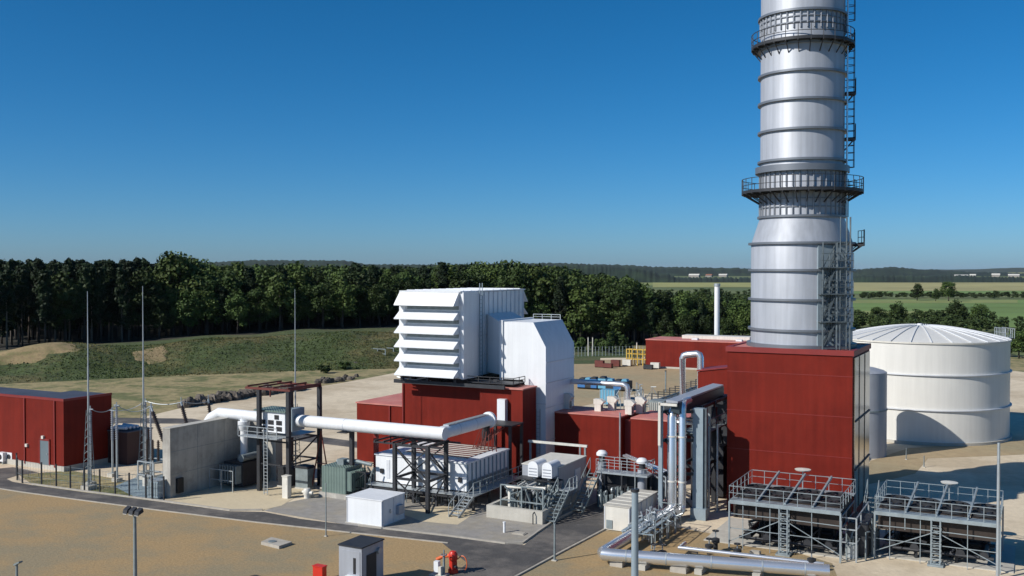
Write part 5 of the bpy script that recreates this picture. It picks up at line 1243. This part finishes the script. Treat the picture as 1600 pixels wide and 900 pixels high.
part('landing', MB().box(pu1-.2, pu1+.9, pv0+3.21, pv0+4.6, 2.02, 2.1).rail([(pu1+.9, pv0+3.2), (pu1+.9, pv0+4.6)], 2.1, 1, .7, .05), M['galv'], t)
# beam frame behind enclosure
fu, fu_ = Pv(826, 81.5), Pv(918, 81.5)
t = thing('portal_beam', 'long thin pale portal beam behind the grey enclosure', 'frame', (fu, 81.5))
part('beam', MB().bar((fu, 81.5, 4.15), (fu_, 81.5, 4.15), .22, .2), M['cream'], t)
part('posts', MB().bar((fu+.2, 81.5, 0), (fu+.2, 81.5, 4.05), .16).bar((fu_-.2, 81.5, 0), (fu_-.2, 81.5, 4.05), .16).bar((fu+5.2, 81.5, 0), (fu+5.2, 81.5, 4.05), .14), M['galv_dull'], t)
# catwalk in front of low red building
c0, c1 = P(932, 747, 2.3), P(1008, 760, 2.3)
cvv = c0[1]
t = thing('catwalk', 'steel catwalk with stair and railing in front of the low red building', 'walkway', c0)
L0, L1 = Pv(932, cvv), Pv(1012, cvv)
part('deck', MB().box(L0, L1, cvv, cvv+1.3, 2.75, 2.9), M['galv'], t)
part('railing', MB().rail([(L0, cvv), (L1, cvv), (L1, cvv+1.3), (L0, cvv+1.3)], 2.9, 1.05, 1.3, .04), M['galv'], t)
part('stair_flight', MB().stairs((L0-.3, cvv-3.4, 0), (L0-.3, cvv+.6, 2.85), 1.0, 12), M['galv_dull'], t)
mb = MB()
for u in (L0+.1, (L0+L1)/2, L1-.1): mb.bar((u, cvv+.1, 0), (u, cvv+.1, 2.75), .12); mb.bar((u, cvv+1.2, 0), (u, cvv+1.2, 2.75), .12)
part('posts', mb, M['dark_steel'], t)
t = thing('manifold_skid', 'tangle of dull pipes and flanges under the steel catwalk', 'skid', ((L0+L1)/2, cvv))
mb = MB(); rr = random.Random(17)
for k in range(6): mb.tube([(L0+.3, cvv+.3+k*.35, .35+.28*k), (L1+.8, cvv+.3+k*.35, .35+.28*k)], .09, 8)
for k in range(60): a = L0+.3+rr.random()*(L1-L0); b = cvv-1.4+rr.random()*2.4; mb.tube([(a, b, 0), (a, b, .4+rr.random()*1.4)], .05+rr.random()*.08, 7)
part('pipes', mb, M['galv_dull'], t)
part('dark_backing', MB().box(L0+.2, L1+1.5, cvv+1.5, cvv+3.2, .1, 2.5).box(L0+.6, L1-.5, cvv+.5, cvv+1.49, .1, 1.6), M['dark_steel'], t)  # dark boxes added to darken the background under the catwalk
mb = MB()
for k in range(10): a = L0+.5+k*.55; mb.tube([(a-.05, cvv-.3, .9+.3*(k % 3)), (a+.05, cvv-.3, .9+.3*(k % 3))], .24, 12)
part('flange', mb, M['galv'], t)
for x, v, yt, lab in ((941, cvv+1.9, 703, 'small domed exhaust hood at the left end of the catwalk'), (1004, cvv+1.0, 715, 'small domed exhaust hood at the right end of the catwalk')):
    u = Pv(x, v); zt = zz(yt, u, v); t = thing('exhaust_hood', lab, 'exhaust', (u, v), 'domed exhaust hoods at the catwalk')
    part('stub', MB().cyl(u, v, 0, zt-1.0, .38, 14), M['grey_panel'], t); part('throat', MB().cyl(u, v, zt-1.0, zt-.45, .27, 14), M['dark_steel'], t); part('cap', MB().lathe(u, v, [(.48, zt-.45), (.48, zt-.25), (.3, zt-.05), (0, zt)], 16), M['white'], t)
# ground level odds on the pad
u, v = P(788, 832); solo('standpipe', 'thin white standpipe on the paving before the concrete bund', 'standpipe', MB().cyl(u, v, 0, .75, .09, 10).cyl(u, v, .75, .82, .12, 10), M['white'], (u, v))
u, v = P(812, 834); solo('drain_cover', 'flat pale drain cover beside the white standpipe', 'cover', MB().box(u-.5, u+.5, v-.35, v+.35, .0, .06).box(u-.4, u+.4, v-.28, v+.28, .061, .09), M['kerb'], (u, v))

# ------------------------------------------------------------------ foreground items
kz = 2.8; kX, kY = GXY(565, 856, kz); ku, kv = UV(kX, kY); kl = Pv(526, kv)
kl = ku-1.75
t = thing('grey_kiosk', 'light grey equipment kiosk with dark roof at the bottom edge', 'kiosk', (ku, kv))
part('body', MB().box(kl, ku, kv, kv+2.3, .1, kz-.06), M['grey_panel'], t)
part('roof', MB().box(kl-.06, ku+.06, kv-.06, kv+2.36, kz-.059, kz+.02), M['dark_steel'], t)
part('base', MB().box(kl-.1, ku+.1, kv-.1, kv+2.4, -.05, .099), M['concrete_lt'], t)
dd = part('door', MB().box(kl+.12, ku-.12, kv-.03, kv-.003, .15, kz-.3), M['grey_panel'], t)
part('window_slot', MB().box(ku-.62, ku-.42, kv-.045, kv-.031, 1.1, 2.1), M['black'], dd)
part('awning', MB().box(kl+.7, ku-.15, kv-.35, kv-.031, .95, 1.0), M['white'], dd)
part('side_door', MB().box(ku+.003, ku+.04, kv+.5, kv+1.5, .2, 2.2), M['dark_steel'], t)
part('vent_fan', MB().tube([(ku, kv+1.75, 2.2), (ku+.16, kv+1.75, 2.2)], .2, 14), M['galv'], t)
X, Y = GXY(499.5, 884, .95); u, v = UV(X, Y)
t = thing('hydrant_cabinet', 'small bright red hydrant cabinet left of the grey kiosk', 'cabinet', (u, v))
part('body', MB().box(u-.38, u+.38, v-.22, v+.22, .15, .92), M['bright_red'], t); part('lid', MB().box(u-.42, u+.42, v-.26, v+.26, .921, .98), M['bright_red'], t); part('legs', MB().box(u-.34, u-.26, v-.2, v+.2, 0, .149).box(u+.26, u+.34, v-.2, v+.2, 0, .149), M['dark_steel'], t)
u, v = P(708, 895)
t = thing('fire_monitor', 'red fire water monitor with angled barrel beside the road', 'fire monitor', (u, v))
part('stand_pipe', MB().cyl(u, v, 0, .25, .34, 16).cyl(u, v, .25, .8, .27, 16), M['bright_red'], t)
part('head', MB().lathe(u, v, [(.24, .8), (.3, .95), (.3, 1.25), (.2, 1.42), (0, 1.48)], 16), M['bright_red'], t)
part('barrel', MB().tube([(u-.1, v, 1.15), (u-.75, v, 1.0), (u-1.25, v, .72)], [.14, .11, .13], 12), M['orange'], t)
part('hose_loop', MB().tube([(u+.25, v+.1, .9)]+[(u+.55+.33*cos(a), v+.3, .62+.5*sin(a)) for a in [pi*.7-q*.45 for q in range(8)]], .035, 6), M['orange'], t)
part('outlet', MB().tube([(u+.1, v-.1, .5), (u+.45, v-.3, .5)], .09, 10), M['dark_steel'], t)
u, v = P(686, 900)
t = thing('valve_post', 'white and grey valve stand just left of the red monitor', 'valve', (u, v))
part('post', MB().cyl(u+.25, v+.2, 0, 1.35, .08, 10).tube([(u+.25, v+.2, 1.3), (u+.25, v+.2, 1.7)], .05, 8), M['galv_dull'], t)
part('box', MB().box(u-.35, u-.02, v-.1, v+.2, .25, .95), M['white'], t); part('box', MB().box(u+.03, u+.22, v-.15, v+.1, .1, .65), M['cream'], t)
part('handwheel', MB().ring(u+.25, v+.2, 1.35, 1.4, .16, .22, 14), M['galv_dull'], t); part('base', MB().box(u-.6, u+.5, v-.3, v+.5, -.03, .1), M['concrete_lt'], t)
c = P(431, 851); t = thing('concrete_cover', 'pale concrete shaft cover lying on the open gravel', 'cover', c)
pl = [P(408, 851), P(436, 858), P(456, 851), P(424, 843.5)]
part('slab', MB().prism(pl, 'z', -.03, .22), M['kerb'], t); part('manhole_lid', MB().cyl(c[0]-.25, c[1]-.1, .22, .26, .3, 18), M['galv_dull'], t)
# floodlight lamp post
X, Y = (208-800)/FPX*60.6, 60.6; u, v = UV(X, Y); zt = zat(797, 60.6)
t = thing('floodlight_post', 'grey lamp post with floodlights on a crossbar on the gravel', 'lamp post', (u, v))
part('pole', MB().cyl(u, v, 0, zt, .13, 12, .09), M['galv_dull'], t)
part('crossbar', MB().bar((u-.55, v, zt), (u+.55, v, zt), .08), M['galv_dull'], t)
for k in (-.5, .0, .5): 
    l = part('floodlight', MB().prism([(v-.35, zt-.22), (v-.3, zt+.02), (v+.02, zt+.2), (v+.1, zt-.05)], 'u', u+k-.17, u+k+.17), M['dark_steel'], t); part('lens', MB().prism([(v-.36, zt-.22), (v+.09, zt-.07), (v+.09, zt-.09), (v-.36, zt-.24)], 'u', u+k-.15, u+k+.15), M['cream'], l)
X, Y = (22-800)/FPX*55, 55; u, v = UV(X, Y); zt = zat(881, 55)
t = thing('street_lamp', 'short lamp post with single slanted head at the lower left edge', 'lamp post', (u, v))
part('pole', MB().cyl(u, v, 0, zt, .07, 10), M['galv_dull'], t); part('lamp_head', MB().prism([(u-.1, zt-.1), (u+.35, zt+.12), (u+.33, zt+.2), (u-.12, zt)], 'v', v-.12, v+.12), M['galv_dull'], t)
def pole(x, Y, ytop, r, lab, extra=0, m='galv_dull', bulge=False):
    X = (x-800)/FPX*Y; u, v = UV(X, Y); zt = zat(ytop, Y)
    t = thing('slim_pole', lab, 'pole', (u, v)); part('shaft', MB().cyl(u, v, 0, zt, r, 14, r*.8), M[m], t)
    part('base_plate', MB().box(u-r*2.2, u+r*2.2, v-r*2.2, v+r*2.2, -.02, .06), M['concrete_lt'], t)
    if extra: part('tip_rod', MB().cyl(u, v, zt+.12 if bulge else zt, zt+extra, r*.12, 8), M['galv'], t)
    if bulge: part('cap', MB().cyl(u, v, zt, zt+.12, r*1.05, 14), M['dark_steel'], t)
pole(508, 74.0, 755, .05, 'thin pole on the gravel edge before the small white container')
pole(867, 67.8, 818, .08, 'thin grey pole by the corner of the right gravel')
pole(993, 45, 768, .19, 'thick grey pole nearest the camera, with a fine rod on top', 1.2, 'blue_grey', True)
pole(1563, 63.7, 692, .11, 'tall thin galvanised pole before the right cooler platform', 0, 'galv')
pole(1446, 100, 712, .06, 'short bollard pole on the sand between tank and cooler platform')
pole(1418, 104, 700, .05, 'thin marker pole close to the foot of the grey cylinder')

# ------------------------------------------------------------------ yard items in the background
rr = random.Random(31)
BM = [('blue', 912), ('dark_steel', 921), ('blue', 930), ('ltblue', 944), ('dark_steel', 956), ('blue', 968), ('dark_steel', 978)]
BL = ['blue machine nearest the white duct in the back yard row', 'dark machine second in the back yard row', 'deep blue machine third in the back yard row', 'light blue machine in the middle of the back yard row', 'dark machine right of the light blue one', 'blue machine second from the right in the back yard row', 'dark machine at the right end of the back yard row']
for (m, x), lab in zip(BM, BL):
    u, v = P(x, 607 + (x-912)*.06); h = rr.uniform(1.5, 2.1)
    t = thing('yard_machine', lab, 'machine', (u, v), 'row of machines in the back yard')
    part('body', MB().box(u-.75, u+.6, v-.9, v+1.4, .3, h), M[m], t); part('hood', MB().prism([(u-.6, h+.001), (u+.45, h+.001), (u+.3, h+.35), (u-.4, h+.35)], 'v', v-.7, v+.4), M['dark_steel' if m != 'dark_steel' else 'ltblue'], t)
    part('wheels', MB().tube([(u-.8, v-.5, .3), (u+.65, v-.5, .3)], .3, 12).tube([(u-.8, v+1, .3), (u+.65, v+1, .3)], .3, 12), M['black'], t)
u, v = P(952, 634); t = thing('water_tote', 'light blue square water tank in the yard behind the low red roof', 'tank', (u, v)); part('tank', MB().box(u-1.1, u+1.1, v-.8, v+.8, .3, 2.4), M['ltblue'], t); part('cage', (lambda m: [m.bar((u-1.15+k*.46, v-.85, .1), (u-1.15+k*.46, v-.85, 2.45), .05) for k in range(6)] and m)(MB()), M['galv'], t)
u, v = P(996, 571); t = thing('yellow_rack', 'yellow steel storage rack beside the distant red building', 'rack', (u, v))
mb = MB()
for k in range(5):
    for b in (0, 1.6): mb.bar((u-2.4+k*1.2, v+b, 0), (u-2.4+k*1.2, v+b, 3.4), .18)
part('posts', mb, M['yellow'], t); part('shelves', MB().box(u-2.5, u+2.5, v, v+1.6, 1.2, 1.35).box(u-2.5, u+2.5, v, v+1.6, 2.3, 2.45).box(u-2.5, u+2.5, v, v+1.6, 3.2, 3.35), M['yellow'], t)
YD = [(937, 574, 'rust', 'rusty bundle of steel left in the back gravel row'), (950, 575, 'rust', 'brown crate second in the back gravel row'), (962, 573, 'rust', 'rusty bundle third in the back gravel row'), (980, 572, 'white', 'white box near the yellow rack'), (1013, 577, 'dark', 'dark crate at the corner of the distant red building'), (1024, 576, 'white', 'pale crate in front of the distant red building')]
for x, y, k, lab in YD:
    u, v = P(x, y); m = {'rust': M['rust_steel'], 'white': M['cream'], 'dark': M['dark_steel']}[k]
    t = thing('yard_crate', lab, 'crate', (u, v), 'crates on the back gravel'); h = rr.uniform(.8, 1.6); part('crate_body', MB().box(u-.9, u+.9, v-.5, v+.5, .15, h), m, t); part('skids', MB().box(u-.85, u-.65, v-.5, v+.5, 0, .149).box(u+.65, u+.85, v-.5, v+.5, 0, .149), M['bark'], t)
for x, yt, yb, lab in ((919, 527, 556, 'left of the two pale marker poles at the wood edge'), (926, 527, 556, 'right of the two pale marker poles at the wood edge'), (995, 535, 570, 'pale pole rising behind the yellow rack'), (1040, 580, 612, 'thin dark pole on the back gravel left of the looped pipe')):
    X, Y = GXY(x, yb); u, v = UV(X, Y); zt = zat(yt, Y); t = thing('marker_pole', lab, 'pole', (u, v)); part('shaft', MB().cyl(u, v, 0, zt, .12, 8), M['cream'] if yb < 580 else M['galv_dull'], t); part('cap', MB().cyl(u, v, zt, zt+.12, .18, 8), M['dark_steel'], t)
# perimeter fence at the wood edge
t = thing('perimeter_fence', 'thin wire fence between the back gravel and the wood', 'fence', P(950, 560)); mb = MB(); n = 22
pa, pb = P(898, 557), P(1010, 555)
for k in range(n): c = lerp((*pa, 0), (*pb, 0), k/(n-1)); part('fence_post', MB().bar(c, (c[0], c[1], 2.2), .09), M['galv_dull'], t)
for z in (.2, .8, 1.4, 2.1): mb.bar((*pa, z), (*pb, z), .03)
part('wire', mb, M['galv_dull'], t)
# solar or pipe racks behind low red building (grey slatted bank)
ba, bb = P(1012, 641), P(1060, 600)
t = thing('pipe_bank', 'long low rack of dull pipes behind the low red building', 'pipe rack', ba)
mb = MB()
for k in range(6): o = k*.45; mb.tube([(ba[0]+o, ba[1], 1.0+.15*(k % 2)), (ba[0]+o, ba[1]+24, 1.0+.15*(k % 2))], .16, 8)
part('pipes', mb, M['galv_dull'], t)
mb = MB()
for k in range(10): v = ba[1]+k*2.6; mb.bar((ba[0]-.3, v, 0), (ba[0]-.3, v, 2.1), .12); mb.bar((ba[0]+2.7, v, 0), (ba[0]+2.7, v, 2.1), .12); mb.bar((ba[0]-.4, v, .85), (ba[0]+2.8, v, .85), .12); mb.bar((ba[0]-.4, v, 2.05), (ba[0]+2.8, v, 2.05), .1)
part('trestles', mb, M['dark_steel'], t)
mb = MB(); rr = random.Random(77)
for k in range(30): a = ba[0]+rr.uniform(-3.4, -.6); b = ba[1]+rr.uniform(-2.5, 5); mb.tube([(a, b, 0), (a, b, .8+rr.random()*2.6), (a+rr.uniform(-.8, .8), b+rr.uniform(-.8, .8), 1+rr.random()*2.4)], .06, 6)
part('risers', mb, M['galv'], t)
for du_, lab in ((-3.0, 'ribbed grey cooler box behind the vents on the low red roof, left one'), (1.2, 'ribbed grey cooler box behind the vents on the low red roof, right one')):
    u, v = Pv(1020, 97)+du_*.6, 97.0
    t = thing('cooler_box', lab, 'cooler', (u, v)); part('body', MB().box(u-.8, u+.8, v-.8, v+.8, .2, 6.6), M['galv_dull'], t); part('fins', (lambda m: [m.box(u-.8+k*.2, u-.74+k*.2, v-.86, v-.803, .4, 6.4) for k in range(8)] and m)(MB()), M['cream'], t); part('legs', MB().box(u-.7, u-.5, v-.7, v+.7, 0, .199).box(u+.5, u+.7, v-.7, v+.7, 0, .199), M['dark_steel'], t)

# rubble row at the far edge of the sand
rr = random.Random(13)
proto = []
for s in range(4):
    mb = MB(); n = 9; pts = [(1.0*rr.uniform(.7, 1), a) for a in range(n)]
    ring_ = [(cos(2*pi*i/n)*rr.uniform(.7, 1.1), sin(2*pi*i/n)*rr.uniform(.5, .9)) for i in range(n)]
    mb.v = [(x, y, -.1) for x, y in ring_]+[(x*1.05, y*1.05, .5+rr.uniform(-.1, .2)) for x, y in ring_]+[(x*.55, y*.55, .95+rr.uniform(-.15, .2)) for x, y in ring_]+[(0, 0, 1.05)]
    mb.f = [(i, (i+1)%n, n+(i+1)%n, n+i) for i in range(n)]+[(n+i, n+(i+1)%n, 2*n+(i+1)%n, 2*n+i) for i in range(n)]+[(2*n+i, 2*n+(i+1)%n, 3*n) for i in range(n)]
    me = bpy.data.meshes.new('boulder'); me.from_pydata(mb.v, [], mb.f); me.materials.append(mat('boulder_stone', (.10, .085, .07), .9, 0, .4, 1.5, rnd=.5) if s == 0 else bpy.data.materials['boulder_stone']); proto.append(me)
def boulders(pts, lab, gr, n, jit, s0, s1, nm='boulder'):
    for k in range(n):
        t_ = k/(n-1)*(len(pts)-1); i = min(int(t_), len(pts)-2); f_ = t_-i
        x = pts[i][0]+(pts[i+1][0]-pts[i][0])*f_; y = pts[i][1]+(pts[i+1][1]-pts[i][1])*f_
        X, Y = GXY(x, y+rr.uniform(-jit, jit)); o = bpy.data.objects.new(nm, proto[rr.randrange(4)]); col.objects.link(o); o.location = (X, Y, 0)
        s = rr.uniform(s0, s1); o.scale = (s, s, s*rr.uniform(.8, 1.3)); o.rotation_euler = (0, 0, rr.uniform(0, 6)); tag(o, lab, 'boulder', gr)
boulders([(283, 637), (340, 628), (400, 618), (450, 611), (470, 609)], 'dark boulder in the long rubble row along the far edge of the sand', 'rubble row at the sand edge', 64, 1.6, .6, 1.15)
boulders([(497, 599), (512, 597), (535, 595), (557, 590)], 'dark boulder in the loose heap near the left side of the filter house', 'loose boulders left of the filter house', 13, 1.2, .5, .9)
boulders([(555, 573), (575, 570), (597, 570)], 'pale boulder at the foot of the berm by the dark steel racks', 'boulders at the berm foot', 9, 1.5, .6, 1.1)
# steel racks at foot of berm
u, v = P(578, 568)
t = thing('steel_rack', 'dark green steel storage frame at the foot of the berm', 'rack', (u, v)); mb = MB()
for k in range(5):
    for b in (0, 3): mb.bar((u-4+k*2, v+b, 0), (u-4+k*2, v+b, 3.2), .16)
for z in (1.2, 2.2, 3.2):
    for b in (0, 3): mb.bar((u-4, v+b, z), (u+4, v+b, z), .13)
part('frame', mb, M['galv_dull'], t); part('stock', MB().box(u-3.6, u+1.6, v+.4, v+2.6, .1, 1.1).box(u-3.6, u+3.4, v+.5, v+2.4, 1.3, 2.0), M['dark_steel'], t)
# weed clumps dotting the dry field
for x, y, lab in ((505, 583, 'low green bush at the edge of the dry field left of the filter house'), (540, 577, 'low green bush by the foot of the berm left of the rack')):
    X, Y = GXY(x, y); tree('bush', X, Y, 1.6, 'bush', lab, 'bush', None, 1.5, rt)

# ------------------------------------------------------------------ haze over the whole place
hm = bpy.data.materials.new('haze'); hm.use_nodes = True; nt = hm.node_tree; nt.nodes.clear(); out = nt.nodes.new('ShaderNodeOutputMaterial'); pv = nt.nodes.new('ShaderNodeVolumePrincipled')
pv.inputs['Density'].default_value = 1.6e-5; pv.inputs['Color'].default_value = (.72, .82, .95, 1); nt.links.new(pv.outputs[0], out.inputs['Volume'])
hb = world_mesh('haze', [(x, y, z) for z in (-3, 75) for x, y in ((-14500,-500),(14500,-500),(14500,16500),(-14500,16500))], [(0,3,2,1),(4,5,6,7),(0,1,5,4),(1,2,6,5),(2,3,7,6),(3,0,4,7)], hm); tag(hb, kind='stuff')
hb['label'] = 'thin bluish haze over the far fields and hills'
